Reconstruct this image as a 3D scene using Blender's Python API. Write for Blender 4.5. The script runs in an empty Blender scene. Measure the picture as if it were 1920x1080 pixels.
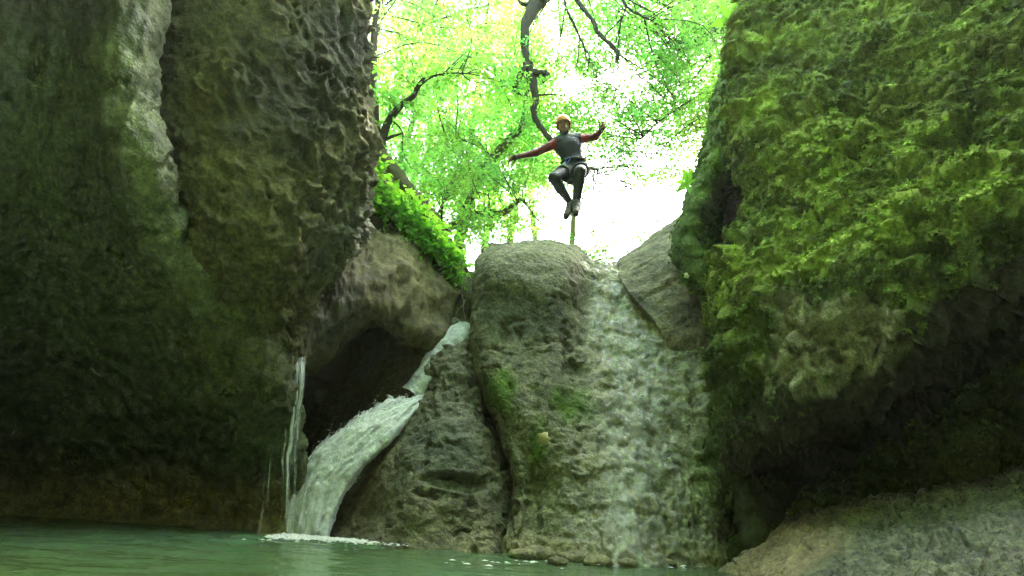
import bpy, math, random
import numpy as np
from mathutils import Matrix, Vector

random.seed(7)
RNG = np.random.default_rng(11)
S = bpy.context.scene
COL = S.collection

# ------------------------------------------------------------------ camera
FPX, PITCH, ROLL = 1144.0, math.radians(19.3), math.radians(3.6)
CAM = np.array([0.0, 0.0, 0.55])
_f = np.array([0, math.cos(PITCH), math.sin(PITCH)])
_u0 = np.array([0, -math.sin(PITCH), math.cos(PITCH)])
_r0 = np.array([1.0, 0, 0])
_R = math.cos(ROLL) * _r0 + math.sin(ROLL) * _u0
_U = math.cos(ROLL) * _u0 - math.sin(ROLL) * _r0
cam_data = bpy.data.cameras.new("camera")
cam = bpy.data.objects.new("camera", cam_data)
COL.objects.link(cam)
cam.matrix_world = Matrix(((_R[0], _U[0], -_f[0], CAM[0]), (_R[1], _U[1], -_f[1], CAM[1]),
                           (_R[2], _U[2], -_f[2], CAM[2]), (0, 0, 0, 1)))
cam_data.sensor_width = 36
cam_data.lens = 36 * FPX / 1920
cam_data.clip_start = 0.05
cam_data.clip_end = 3000
S.camera = cam

# ------------------------------------------------------------------ sky, sun, exposure
SUN_EL, SUN_AZ = math.radians(52), math.radians(38)      # azimuth from +Y towards +X
world = bpy.data.worlds.new("World")
S.world = world
world.use_nodes = True
nt = world.node_tree
nt.nodes.clear()
wo = nt.nodes.new("ShaderNodeOutputWorld")
bg = nt.nodes.new("ShaderNodeBackground")
sky = nt.nodes.new("ShaderNodeTexSky")
sky.sky_type = 'NISHITA'
sky.sun_disc = False
sky.sun_elevation = SUN_EL
sky.sun_rotation = SUN_AZ
sky.dust_density = 4.0
sky.air_density = 0.8
bg.inputs[1].default_value = 0.15
nt.links.new(sky.outputs[0], bg.inputs[0])
nt.links.new(bg.outputs[0], wo.inputs[0])
sd = bpy.data.lights.new("sun", 'SUN')
sd.energy = 2.6
sd.angle = math.radians(0.6)
sd.color = (1.0, 0.91, 0.76)
sun = bpy.data.objects.new("sun", sd)
COL.objects.link(sun)
sdir = Vector((math.sin(SUN_AZ) * math.cos(SUN_EL), math.cos(SUN_AZ) * math.cos(SUN_EL), math.sin(SUN_EL)))
sun.rotation_euler = sdir.to_track_quat('Z', 'Y').to_euler()
sun.location = (12, 16, 30)
S.view_settings.view_transform = 'Standard'
S.view_settings.look = 'None'
S.view_settings.gamma = 1.0
S.view_settings.use_curve_mapping = False
S.view_settings.exposure = 4.6
S.render.engine = 'CYCLES'
S.cycles.use_denoising = True
S.cycles.max_bounces = 8
S.cycles.diffuse_bounces = 5
S.cycles.transparent_max_bounces = 8
S.cycles.sample_clamp_indirect = 6.0


# ------------------------------------------------------------------ helpers: places
def P(px, py, Y):
    d = _f * FPX + _R * (px - 960) + _U * (540 - py)
    return CAM + d * (Y / d[1])


def PW(px, py, z=0.0):
    d = _f * FPX + _R * (px - 960) + _U * (540 - py)
    return CAM + d * ((z - CAM[2]) / d[2])


# ------------------------------------------------------------------ helpers: noise
def _h(ix, iy, iz, seed):
    n = (ix.astype(np.int64) * 374761393 + iy.astype(np.int64) * 668265263 + iz.astype(np.int64) * 2147483647
         + np.int64(seed) * 1274126177) & 0xFFFFFFFF
    n = ((n ^ (n >> 13)) * 1274126177) & 0xFFFFFFFF
    n = ((n ^ (n >> 16)) * 2246822519) & 0xFFFFFFFF
    return (n ^ (n >> 15)) & 0xFFFFFFFF


def vnoise(p, seed=0):
    """gradient noise, about -1..1; p is (...,3)"""
    i = np.floor(p).astype(np.int64)
    f = p - i
    w = f * f * f * (f * (f * 6 - 15) + 10)
    out = 0
    for dx in (0, 1):
        wx = w[..., 0] if dx else 1 - w[..., 0]
        for dy in (0, 1):
            wy = w[..., 1] if dy else 1 - w[..., 1]
            for dz in (0, 1):
                wz = w[..., 2] if dz else 1 - w[..., 2]
                h = _h(i[..., 0] + dx, i[..., 1] + dy, i[..., 2] + dz, seed)
                gx = ((h & 1023) / 511.5 - 1)
                gy = (((h >> 10) & 1023) / 511.5 - 1)
                gz = (((h >> 20) & 1023) / 511.5 - 1)
                out = out + wx * wy * wz * (gx * (f[..., 0] - dx) + gy * (f[..., 1] - dy) + gz * (f[..., 2] - dz))
    return out * 1.5


def fbm(p, octv=4, seed=0, gain=0.5, lac=2.03):
    a, s, o = 1.0, 0, 0
    q = np.asarray(p, float)
    for k in range(octv):
        o = o + a * vnoise(q, seed + k * 17)
        s += a
        a *= gain
        q = q * lac + 3.7
    return o / s


def ridged(p, octv=4, seed=0):
    a, s, o = 1.0, 0, 0
    q = np.asarray(p, float)
    for k in range(octv):
        o = o + a * (1 - 2 * np.abs(vnoise(q, seed + k * 31)))
        s += a
        a *= 0.5
        q = q * 2.1 + 1.3
    return o / s


def worley(p, seed=0):
    """F1, F2 distances and a random value per cell"""
    i = np.floor(p).astype(np.int64)
    f1 = np.full(p.shape[:-1], 9.0)
    f2 = np.full(p.shape[:-1], 9.0)
    rid = np.zeros(p.shape[:-1])
    for dx in (-1, 0, 1):
        for dy in (-1, 0, 1):
            for dz in (-1, 0, 1):
                cx, cy, cz = i[..., 0] + dx, i[..., 1] + dy, i[..., 2] + dz
                h = _h(cx, cy, cz, seed)
                ox = (h & 1023) / 1023.0
                oy = ((h >> 10) & 1023) / 1023.0
                oz = ((h >> 20) & 1023) / 1023.0
                d = (cx + ox - p[..., 0]) ** 2 + (cy + oy - p[..., 1]) ** 2 + (cz + oz - p[..., 2]) ** 2
                near = d < f1
                f2 = np.where(near, f1, np.minimum(f2, d))
                rid = np.where(near, ((h >> 5) & 4095) / 4095.0, rid)
                f1 = np.where(near, d, f1)
    return np.sqrt(f1), np.sqrt(f2), rid


def sstep(a, b, x):
    t = np.clip((x - a) / (b - a), 0, 1)
    return t * t * (3 - 2 * t)


def mixc(a, b, t):
    t = np.asarray(t)[..., None]
    return np.asarray(a) * (1 - t) + np.asarray(b) * t


# ------------------------------------------------------------------ helpers: meshes
def mesh_obj(name, verts, faces, mat, parent=None, smooth=True, colors=None, mat_ids=None, label=None,
             cat=None, group=None, kind=None):
    me = bpy.data.meshes.new(name)
    v = np.asarray(verts, np.float32).reshape(-1, 3)
    if isinstance(faces, np.ndarray):
        n, k = faces.shape
        me.vertices.add(len(v))
        me.vertices.foreach_set("co", v.ravel())
        me.loops.add(n * k)
        me.loops.foreach_set("vertex_index", faces.astype(np.int32).ravel())
        me.polygons.add(n)
        me.polygons.foreach_set("loop_start", np.arange(0, n * k, k, dtype=np.int32))
        me.update(calc_edges=True)
    else:
        me.from_pydata(v.tolist(), [], faces)
    me.validate()
    if smooth:
        me.polygons.foreach_set("use_smooth", np.ones(len(me.polygons), bool))
    if colors is not None:
        at = me.color_attributes.new("Col", 'FLOAT_COLOR', 'POINT')
        c = np.ones((len(v), 4), np.float32)
        c[:, :colors.shape[1]] = colors.reshape(len(v), -1)
        at.data.foreach_set("color", c.ravel())
    for m in (mat if isinstance(mat, (list, tuple)) else [mat]):
        me.materials.append(m)
    if mat_ids is not None:
        me.polygons.foreach_set("material_index", np.asarray(mat_ids, np.int32))
    me.update()
    o = bpy.data.objects.new(name, me)
    COL.objects.link(o)
    if parent is not None:
        o.parent = parent
    return tag(o, label, cat, group, kind)


def tag(o, label=None, cat=None, group=None, kind=None):
    if label: o["label"] = label
    if cat: o["category"] = cat
    if group: o["group"] = group
    if kind: o["kind"] = kind
    return o


def empty(name, loc, label, cat, group=None):
    o = bpy.data.objects.new(name, None)
    o.location = loc
    o.empty_display_size = 0.2
    COL.objects.link(o)
    return tag(o, label, cat, group)


def put_under(child, root):
    """parent keeping world coordinates (root is an unrotated empty)"""
    child.parent = root
    child.matrix_parent_inverse = Matrix.Translation(-Vector(root.location))
    return child


def cr1(ctrl, t):
    """Catmull-Rom along axis 0 of ctrl at parameters t in 0..n-1"""
    n = len(ctrl)
    c = np.concatenate([[2 * ctrl[0] - ctrl[1]], ctrl, [2 * ctrl[-1] - ctrl[-2]]])
    i = np.clip(np.floor(t).astype(int), 0, n - 2)
    f = (t - i).reshape((-1,) + (1,) * (ctrl.ndim - 1))
    a, b, d, e = c[i], c[i + 1], c[i + 2], c[i + 3]
    return 0.5 * (2 * b + (d - a) * f + (2 * a - 5 * b + 4 * d - e) * f ** 2 + (3 * b - a - 3 * d + e) * f ** 3)


def even(ctrl, n):
    seg = np.linalg.norm(np.diff(ctrl, axis=0), axis=-1)
    seg = seg.reshape(len(seg), -1).mean(1)
    s = np.concatenate([[0], np.cumsum(np.maximum(seg, 1e-4))])
    return np.interp(np.linspace(0, s[-1], n), s, np.arange(len(s)))


def loft(rows, nv, nu):
    """rows of (px,py,Y) -> grid of world points (nv,nu,3) and control-net uv"""
    g = np.array([[P(*q) for q in r] for r in rows])
    tv = even(g, nv)
    g1 = cr1(g, tv)
    tu = even(np.swapaxes(g, 0, 1), nu)
    g2 = np.swapaxes(cr1(np.swapaxes(g1, 0, 1), tu), 0, 1)
    return g2


def normals(g):
    n = np.cross(np.gradient(g, axis=1), np.gradient(g, axis=0))
    return n / (np.linalg.norm(n, axis=-1, keepdims=True) + 1e-9)


def outward(g):
    """normals turned to the side the sheet is seen from"""
    n = normals(g)
    m = g[g.shape[0] // 2, g.shape[1] // 2]
    if np.dot(n[g.shape[0] // 2, g.shape[1] // 2], CAM - m) < 0:
        n = -n
    return n


def grid_faces(nv, nu):
    a = (np.arange(nv - 1)[:, None] * nu + np.arange(nu - 1)[None]).ravel()
    return np.stack([a, a + nu, a + nu + 1, a + 1], 1)


def rock(name, g, mat, colors=None, back=(0, 2.5, 0), parent=None, **kw):
    """a displaced sheet closed into a solid by a rim pushed back and a cap"""
    nv, nu = g.shape[:2]
    f = grid_faces(nv, nu)
    V = g.reshape(-1, 3)
    ring = np.concatenate([np.arange(nu), np.arange(1, nv) * nu + nu - 1, (nv - 1) * nu + np.arange(nu - 2, -1, -1),
                           np.arange(nv - 2, 0, -1) * nu])
    base = len(V)
    V2 = V[ring] + np.asarray(back)
    nxt = np.roll(np.arange(len(ring)), -1)
    sides = np.stack([ring, ring[nxt], base + nxt, base + np.arange(len(ring))], 1)
    cen = V2.mean(0)
    allv = np.concatenate([V, V2, cen[None]])
    k = len(allv) - 1
    capf = np.stack([base + np.arange(len(ring)), base + nxt, np.full(len(ring), k), np.full(len(ring), k)], 1)
    faces = np.concatenate([f, sides]).tolist() + capf[:, :3].tolist()
    C = None
    if colors is not None:
        cc = colors.reshape(-1, colors.shape[-1])
        C = np.concatenate([cc, cc[ring], cc[ring].mean(0)[None]])
    o = mesh_obj(name, allv, faces, mat, parent, colors=C, **kw)
    return o


def blob(g, px, py, Y, r, sq=(1, 1, 1)):
    c = P(px, py, Y)
    d = np.linalg.norm((g - c) * np.array(sq), axis=-1)
    return np.exp(-(d / r) ** 2)


class MB:
    """collects tubes and leaves into one mesh"""
    def __init__(s):
        s.v, s.f, s.c, s.n = [], [], [], 0

    def add(s, v, f, c=None):
        v = np.asarray(v, float)
        s.v.append(v)
        s.f += (np.asarray(f) + s.n).tolist()
        s.c.append(np.broadcast_to(np.asarray(c if c is not None else (1, 1, 1)), (len(v), 3)))
        s.n += len(v)

    def tube(s, pts, rad, sides=8, rough=0.0, seed=0, c=None, sub=4, squash=1.0):
        pts = np.asarray(pts, float)
        rad = np.asarray(rad, float)
        t = np.linspace(0, len(pts) - 1, (len(pts) - 1) * sub + 1)
        p = cr1(pts, t)
        r = np.interp(t, np.arange(len(rad)), rad)
        d = np.gradient(p, axis=0)
        d /= np.linalg.norm(d, axis=1, keepdims=True) + 1e-9
        ref = np.array([0.31, 0.77, 0.55])
        a = np.cross(d, ref)
        a /= np.linalg.norm(a, axis=1, keepdims=True) + 1e-9
        b = np.cross(d, a)
        th = np.linspace(0, 2 * math.pi, sides, endpoint=False)
        ring = p[:, None] + r[:, None, None] * (np.cos(th)[None, :, None] * a[:, None] + squash * np.sin(th)[None, :, None] * b[:, None])
        if rough:
            nz = fbm(ring * 9, 3, seed) * rough
            ring = p[:, None] + (ring - p[:, None]) * (1 + nz[..., None])
        n = len(p)
        f = []
        for i in range(n - 1):
            for j in range(sides):
                k = (j + 1) % sides
                f.append([i * sides + j, i * sides + k, (i + 1) * sides + k, (i + 1) * sides + j])
        v = np.concatenate([ring.reshape(-1, 3), p[:1], p[-1:]])
        m = n * sides
        for j in range(sides):
            k = (j + 1) % sides
            f.append([m, k, j, j])
            f.append([m + 1, (n - 1) * sides + j, (n - 1) * sides + k, (n - 1) * sides + k])
        f = [x[:3] if x[2] == x[3] else x for x in f]
        s.v.append(v)
        s.f += [[q + s.n for q in x] for x in f]
        s.c.append(np.broadcast_to(np.asarray(c if c is not None else (1, 1, 1)), (len(v), 3)))
        s.n += len(v)

    def build(s, name, mat, parent=None, smooth=True, **kw):
        V = np.concatenate(s.v)
        Cc = np.concatenate(s.c)
        return mesh_obj(name, V, s.f, mat, parent, smooth=smooth, colors=Cc, **kw)


def unit(v):
    return v / (np.linalg.norm(v, axis=-1, keepdims=True) + 1e-9)


def leaf_mesh(cen, ln, wd, axis, nrm, fold=0.12):
    """6-vertex leaves: base, two shoulders, two mid, tip -> verts (n*6,3), quads"""
    n = len(cen)
    a = unit(axis)
    s = unit(np.cross(nrm, a))
    m = np.cross(a, s)
    ln = np.broadcast_to(ln, n)[:, None]
    wd = np.broadcast_to(wd, n)[:, None]
    base = cen - a * ln * .5
    tip = cen + a * ln * .5 - m * ln * .10
    l1 = cen - a * ln * .08 + s * wd * .5 + m * wd * fold
    r1 = cen - a * ln * .08 - s * wd * .5 + m * wd * fold
    v = np.stack([base, r1, tip, l1], 1).reshape(-1, 3)
    k = np.arange(n) * 4
    f = np.stack([k, k + 1, k + 2, k + 3], 1)
    return v, f


# ------------------------------------------------------------------ materials
def nodes_of(name):
    m = bpy.data.materials.new(name)
    m.use_nodes = True
    t = m.node_tree
    t.nodes.clear()
    out = t.nodes.new("ShaderNodeOutputMaterial")
    return m, t, out


def N(t, kind, **kw):
    n = t.nodes.new(kind)
    for k, v in kw.items():
        if k in n.inputs:
            n.inputs[k].default_value = v
        else:
            setattr(n, k, v)
    return n


def ramp(t, src, stops):
    r = t.nodes.new("ShaderNodeValToRGB")
    t.links.new(src, r.inputs[0])
    e = r.color_ramp.elements
    while len(e) < len(stops):
        e.new(0.5)
    for q, (p, c) in zip(e, stops):
        q.position = p
        q.color = (c, c, c, 1) if not hasattr(c, '__len__') else (*c, 1)
    return r.outputs[0]


def rock_mat(name, scale=1.0, bump=0.5, rlo=0.45, rhi=0.9, spec=0.4, speck=0.3):
    """vertex colour (stains, kinds of stone, some painted shade) broken up by fine grain; alpha of the colour = wetness"""
    m, t, out = nodes_of(name)
    b = N(t, "ShaderNodeBsdfPrincipled")
    b.inputs["Specular IOR Level"].default_value = spec
    at = N(t, "ShaderNodeVertexColor", layer_name="Col")
    tc = N(t, "ShaderNodeTexCoord")
    n1 = N(t, "ShaderNodeTexNoise", Scale=9 * scale, Detail=8.0, Roughness=0.65)
    n2 = N(t, "ShaderNodeTexNoise", Scale=26 * scale, Detail=7.0, Roughness=0.72)
    n3 = N(t, "ShaderNodeTexVoronoi", Scale=30 * scale)
    for n in (n1, n2, n3):
        t.links.new(tc.outputs["Object"], n.inputs["Vector"])
    g = ramp(t, n1.outputs[0], [(0.3, 1 - speck), (0.7, 1 + speck)])
    g2 = ramp(t, n2.outputs[0], [(0.38, 1 - speck), (0.66, 1 + 0.7 * speck)])
    mm = N(t, "ShaderNodeVectorMath", operation='MULTIPLY')
    t.links.new(at.outputs[0], mm.inputs[0])
    t.links.new(g, mm.inputs[1])
    m2 = N(t, "ShaderNodeVectorMath", operation='MULTIPLY')
    t.links.new(mm.outputs[0], m2.inputs[0])
    t.links.new(g2, m2.inputs[1])
    t.links.new(m2.outputs[0], b.inputs["Base Color"])
    wet = N(t, "ShaderNodeMapRange")
    wet.inputs["From Min"].default_value = 0
    wet.inputs["From Max"].default_value = 1
    wet.inputs["To Min"].default_value = rhi
    wet.inputs["To Max"].default_value = 0.16
    t.links.new(at.outputs[1], wet.inputs[0])
    ra = N(t, "ShaderNodeMath", operation='MULTIPLY_ADD')
    ra.inputs[1].default_value = 0.35
    t.links.new(n2.outputs[0], ra.inputs[0])
    t.links.new(wet.outputs[0], ra.inputs[2])
    rs = N(t, "ShaderNodeMath", operation='SUBTRACT')
    rs.inputs[1].default_value = 0.16
    rs.use_clamp = True
    t.links.new(ra.outputs[0], rs.inputs[0])
    t.links.new(rs.outputs[0], b.inputs["Roughness"])
    ad = N(t, "ShaderNodeMath", operation='MULTIPLY_ADD')
    ad.inputs[1].default_value = 0.5
    t.links.new(n2.outputs[0], ad.inputs[0])
    t.links.new(n1.outputs[0], ad.inputs[2])
    ad2 = N(t, "ShaderNodeMath", operation='MULTIPLY_ADD')
    ad2.inputs[1].default_value = 0.3
    t.links.new(n3.outputs[0], ad2.inputs[0])
    t.links.new(ad.outputs[0], ad2.inputs[2])
    bp = N(t, "ShaderNodeBump", Strength=bump, Distance=0.03)
    t.links.new(ad2.outputs[0], bp.inputs["Height"])
    t.links.new(bp.outputs[0], b.inputs["Normal"])
    t.links.new(b.outputs[0], out.inputs[0])
    return m


def leaf_mat(name, trans=(0.42, 0.62, 0.06), refl=(0.10, 0.2, 0.03), mix=0.55, rough=0.45):
    m, t, out = nodes_of(name)
    at = N(t, "ShaderNodeVertexColor", layer_name="Col")
    def tint(c):
        x = N(t, "ShaderNodeVectorMath", operation='MULTIPLY')
        x.inputs[1].default_value = c
        t.links.new(at.outputs[0], x.inputs[0])
        return x.outputs[0]
    b = N(t, "ShaderNodeBsdfPrincipled", Roughness=rough)
    b.inputs["Specular IOR Level"].default_value = 0.3
    t.links.new(tint(refl), b.inputs["Base Color"])
    tr = N(t, "ShaderNodeBsdfTranslucent")
    t.links.new(tint(trans), tr.inputs[0])
    mx = N(t, "ShaderNodeMixShader")
    mx.inputs[0].default_value = mix
    t.links.new(b.outputs[0], mx.inputs[1])
    t.links.new(tr.outputs[0], mx.inputs[2])
    t.links.new(mx.outputs[0], out.inputs[0])
    return m


def plain(name, color, rough=0.6, spec=0.4, noise=0.15, scale=30, metallic=0.0, bump=0.1):
    m, t, out = nodes_of(name)
    b = N(t, "ShaderNodeBsdfPrincipled", Roughness=rough, Metallic=metallic)
    b.inputs["Specular IOR Level"].default_value = spec
    tc = N(t, "ShaderNodeTexCoord")
    n = N(t, "ShaderNodeTexNoise", Scale=scale, Detail=4.0)
    t.links.new(tc.outputs["Object"], n.inputs["Vector"])
    lo = tuple(c * (1 - noise) for c in color)
    hi = tuple(min(1, c * (1 + noise)) for c in color)
    t.links.new(ramp(t, n.outputs[0], [(0.3, lo), (0.7, hi)]), b.inputs["Base Color"])
    bp = N(t, "ShaderNodeBump", Strength=bump, Distance=0.01)
    t.links.new(n.outputs[0], bp.inputs["Height"])
    t.links.new(bp.outputs[0], b.inputs["Normal"])
    t.links.new(b.outputs[0], out.inputs[0])
    return m


def vcol_mat(name, rough=0.6, spec=0.3, scale=60, bump=0.2):
    m, t, out = nodes_of(name)
    b = N(t, "ShaderNodeBsdfPrincipled", Roughness=rough)
    b.inputs["Specular IOR Level"].default_value = spec
    at = N(t, "ShaderNodeVertexColor", layer_name="Col")
    tc = N(t, "ShaderNodeTexCoord")
    n = N(t, "ShaderNodeTexNoise", Scale=scale, Detail=4.0)
    t.links.new(tc.outputs["Object"], n.inputs["Vector"])
    mm = N(t, "ShaderNodeVectorMath", operation='MULTIPLY')
    t.links.new(at.outputs[0], mm.inputs[0])
    t.links.new(ramp(t, n.outputs[0], [(0.3, 0.75), (0.7, 1.2)]), mm.inputs[1])
    t.links.new(mm.outputs[0], b.inputs["Base Color"])
    bp = N(t, "ShaderNodeBump", Strength=bump, Distance=0.01)
    t.links.new(n.outputs[0], bp.inputs["Height"])
    t.links.new(bp.outputs[0], b.inputs["Normal"])
    t.links.new(b.outputs[0], out.inputs[0])
    return m


def white_water(name, alpha=0.85, color=(0.78, 0.84, 0.78), rough=0.35, scale=14, thick=False):
    m, t, out = nodes_of(name)
    b = N(t, "ShaderNodeBsdfPrincipled", Roughness=rough)
    b.inputs["Specular IOR Level"].default_value = 0.5
    b.inputs["Base Color"].default_value = (*color, 1)
    b.inputs["Subsurface Weight"].default_value = 0.0
    tc = N(t, "ShaderNodeTexCoord")
    n = N(t, "ShaderNodeTexNoise", Scale=scale, Detail=6.0, Roughness=0.7)
    t.links.new(tc.outputs["Object"], n.inputs["Vector"])
    bp = N(t, "ShaderNodeBump", Strength=0.5, Distance=0.03)
    t.links.new(n.outputs[0], bp.inputs["Height"])
    t.links.new(bp.outputs[0], b.inputs["Normal"])
    tp = N(t, "ShaderNodeBsdfTransparent")
    mx = N(t, "ShaderNodeMixShader")
    rp = ramp(t, n.outputs[0], [(0.35, max(0, alpha - 0.3)), (0.62, min(1, alpha + 0.12))])
    if thick:                                # red of Col = how much air the water carries there
        at = N(t, "ShaderNodeVertexColor", layer_name="Col")
        sp = N(t, "ShaderNodeSeparateColor")
        t.links.new(at.outputs[0], sp.inputs[0])
        mu = N(t, "ShaderNodeMath", operation='MULTIPLY')
        t.links.new(rp, mu.inputs[0])
        t.links.new(sp.outputs[0], mu.inputs[1])
        t.links.new(mu.outputs[0], mx.inputs[0])
    else:
        t.links.new(rp, mx.inputs[0])
    t.links.new(tp.outputs[0], mx.inputs[1])
    t.links.new(b.outputs[0], mx.inputs[2])
    t.links.new(mx.outputs[0], out.inputs[0])
    return m


M_CLIFF = rock_mat("cliff_limestone", 1.0, 0.9, speck=.5)
M_SCALLOP = rock_mat("scalloped_limestone", 1.0, 0.8, rhi=0.95, speck=.45)
M_BOULDER = rock_mat("river_limestone", 1.0, 0.9, speck=.5)
M_POLISHED = rock_mat("polished_limestone", 0.9, 0.45, speck=.4)
M_MOSSROCK = rock_mat("mossy_rock", 1.6, 0.8, rhi=0.95, spec=0.25, speck=0.4)
M_SOIL = rock_mat("bank_soil", 1.3, 0.7, rhi=0.95)
M_MOSS = leaf_mat("moss_fronds", (0.5, 0.8, 0.25), (1.0, 1.0, 1.0), 0.22, 0.7)
M_LEAF = leaf_mat("tree_leaves", (0.34, 0.74, 0.09), (0.11, 0.22, 0.03), 0.6)
M_PLANT = leaf_mat("bank_leaves", (0.44, 0.88, 0.06), (0.19, 0.42, 0.04), 0.5)
M_BARK = vcol_mat("mossy_bark", 0.9, 0.2, 25, 0.8)
M_FOAM = white_water("white_water", 0.88, (0.84, 0.86, 0.76), .35, 26)
M_FILM = white_water("water_film", 0.72, (0.74, 0.74, 0.58), 0.15, 16, True)
M_CHUTE = white_water("chute_water", 0.92, (0.84, 0.87, 0.76), .3, 18, True)


# ------------------------------------------------------------------ structure: left cliff
def stain(g, base, seed, amt=0.35, sc=1.3):
    """broad natural colour change of the stone"""
    n = fbm(g * sc, 5, seed)
    n2 = fbm(g * sc * 5, 4, seed + 5)
    return base * (1 + amt * n + 0.6 * amt * n2)[..., None]


def with_wet(c, w):
    return np.concatenate([np.clip(c * np.array([1.03, 1.07, .70]), 0.004, 0.95), np.clip(np.broadcast_to(w, c.shape[:-1]), 0, 1)[..., None]], -1)


def build_left_cliff():
    rows = []
    R_ = [  # py, px columns: far left, left, mid, groove, rib, rib edge ; Y of each
        (-620, (-420, 0, 100, 165, 250, 305), (2.6, 3.1, 3.2, 3.3, 3.4, 3.5)),  # top two rows are unseen, leaned outward to shade the upper wall
        (-420, (-420, 0, 100, 165, 250, 305), (3.3, 4.0, 4.2, 4.35, 4.45, 4.6)),
        (-260, (-420, 0, 100, 165, 250, 305), (4.0, 4.85, 5.05, 5.2, 5.3, 5.42)),
        (-120, (-420, 0, 100, 160, 245, 300), (4.1, 4.9, 5.1, 5.25, 5.27, 5.4)),
        (0, (-420, 0, 100, 155, 238, 294), (4.2, 5.0, 5.2, 5.32, 5.3, 5.45)),
        (150, (-420, 0, 100, 165, 228, 264), (4.3, 5.15, 5.35, 5.45, 5.38, 5.5)),
        (300, (-420, 0, 110, 190, 246, 294), (4.4, 5.4, 5.6, 5.7, 5.62, 5.75)),
        (450, (-420, 0, 120, 235, 302, 354), (4.6, 5.9, 6.15, 6.3, 6.25, 6.4)),
        (600, (-420, 0, 160, 330, 412, 474), (5.0, 6.7, 7.0, 7.1, 7.0, 7.15)),
        (720, (-420, 0, 190, 390, 470, 527), (5.2, 7.5, 7.8, 7.6, 7.3, 7.45)),
        (850, (-420, 0, 200, 410, 490, 549), (6.0, 8.3, 8.6, 8.3, 7.85, 7.95)),
        (955, (-420, 0, 200, 410, 488, 546), (6.4, 8.5, 8.8, 8.7, 8.35, 8.3)),
        (1020, (-420, 0, 200, 410, 488, 540), (6.2, 8.2, 8.6, 8.5, 8.2, 8.2)),
        (1120, (-420, 0, 200, 410, 488, 540), (6.2, 8.2, 8.6, 8.5, 8.2, 8.2))]
    for py, xs, ys in R_:
        r = [(x, py, y) for x, y in zip(xs, ys)]
        ex, ey = xs[-1], ys[-1]
        r += [(ex + 5, py, ey + 0.3), (ex - 20, py, ey + 1.3)]
        rows.append(r)
    g = loft(rows, 300, 260)
    n = outward(g)
    # draped flowstone: vertical folds near the rib, rough pitted wall elsewhere
    q = g * np.array([3.2, 3.2, 0.7])
    warp = np.stack([fbm(g * 1.7, 3, 14), fbm(g * 1.7, 3, 15), fbm(g * 1.7, 3, 16)], -1)
    d = 0.16 * fbm(g * np.array([1.1, 1.1, .7]), 4, 3) + 0.13 * ridged(q + .45 * warp, 5, 5) * sstep(0.2, 0.7, np.linspace(0, 1, 260))[None]
    f1, f2, _ = worley(g * np.array([5, 5, 2.0]) + 0.8 * fbm(g * 2.5, 3, 8)[..., None], 9)
    low = sstep(3.2, 2.2, g[..., 2])
    d += (0.012 + 0.06 * low) * (f1 - 0.5) + 0.03 * fbm(g * 9, 3, 12) + 0.012 * fbm(g * 28, 2, 13)
    f1b, _, _ = worley(g * 14, 19)
    d += 0.022 * (f1b - 0.5)
    d += .06 * ridged(g * np.array([8, 8, 1.3]) + .8 * warp, 4, 17) - .09 * sstep(.22, .5, fbm(g * np.array([4.5, 4.5, 2.2]) + warp, 4, 18))
    g[..., 0] += .14 * fbm(g * 1.9, 4, 20) * sstep(.45, .7, np.linspace(0, 1, 260))[None]
    g = g + n * d[..., None]
    dark = np.array([0.054, 0.068, 0.024])
    col = stain(g, dark, 21, 0.6)
    u = np.linspace(0, 1, 260)[None] + 0.05 * fbm(g * 1.5, 3, 23)
    # pale calcite drape of the rib
    rib = np.zeros(g.shape[:2])
    for px, py, Y, r in ((262, -120, 5.3, .42), (255, 0, 5.35, .40), (232, 110, 5.35, .34), (245, 210, 5.5, .32), (268, 300, 5.6, .34),
                         (300, 380, 5.85, .38), (322, 440, 6.1, .34), (350, 500, 6.5, .34), (385, 560, 6.85, .34), (425, 610, 7.1, .3)):
        rib = np.maximum(rib, blob(g, px, py, Y, r))
    rib = sstep(0.15, 1.0, rib + 0.55 * fbm(g * np.array([5, 5, 1.1]), 5, 31))
    col = mixc(col, stain(g, np.array([0.22, 0.245, 0.15]), 33, 0.6, 4), rib * .9)
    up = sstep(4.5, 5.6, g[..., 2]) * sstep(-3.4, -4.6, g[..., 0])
    col = mixc(col, stain(g, np.array([0.036, 0.037, 0.02]), 35), 0.9 * up)  # upper left darkened in colour, standing in for shade
    algae = blob(g, 440, 640, 7.0, .7) + 0.8 * blob(g, 330, 560, 6.8, .6) + .6 * blob(g, 420, 740, 7.4, .5)
    algae = np.clip(algae, 0, 1) * sstep(-.3, .3, fbm(g * 3, 4, 41) + .1)
    col = mixc(col, np.array([0.12, 0.13, 0.03]), algae * .75)
    brown = sstep(0.85, 0.25, g[..., 2] + 0.3 * fbm(g * 2, 3, 44))
    col = mixc(col, stain(g, np.array([0.24, 0.19, 0.065]), 45, .6, 3), brown * .85)
    wet = (0.4 + 0.5 * sstep(0.0, 0.4, fbm(g * 2.2, 3, 51)) + .4 * rib) * (1 - .95 * up)
    o = rock("cliff", g, M_CLIFF, with_wet(col, wet), back=(-1.5, 3.0, 0.0), kind="structure")
    o["label"] = "dark olive limestone cliff with a pale draped rib rising out of the pool"
    return o


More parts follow.
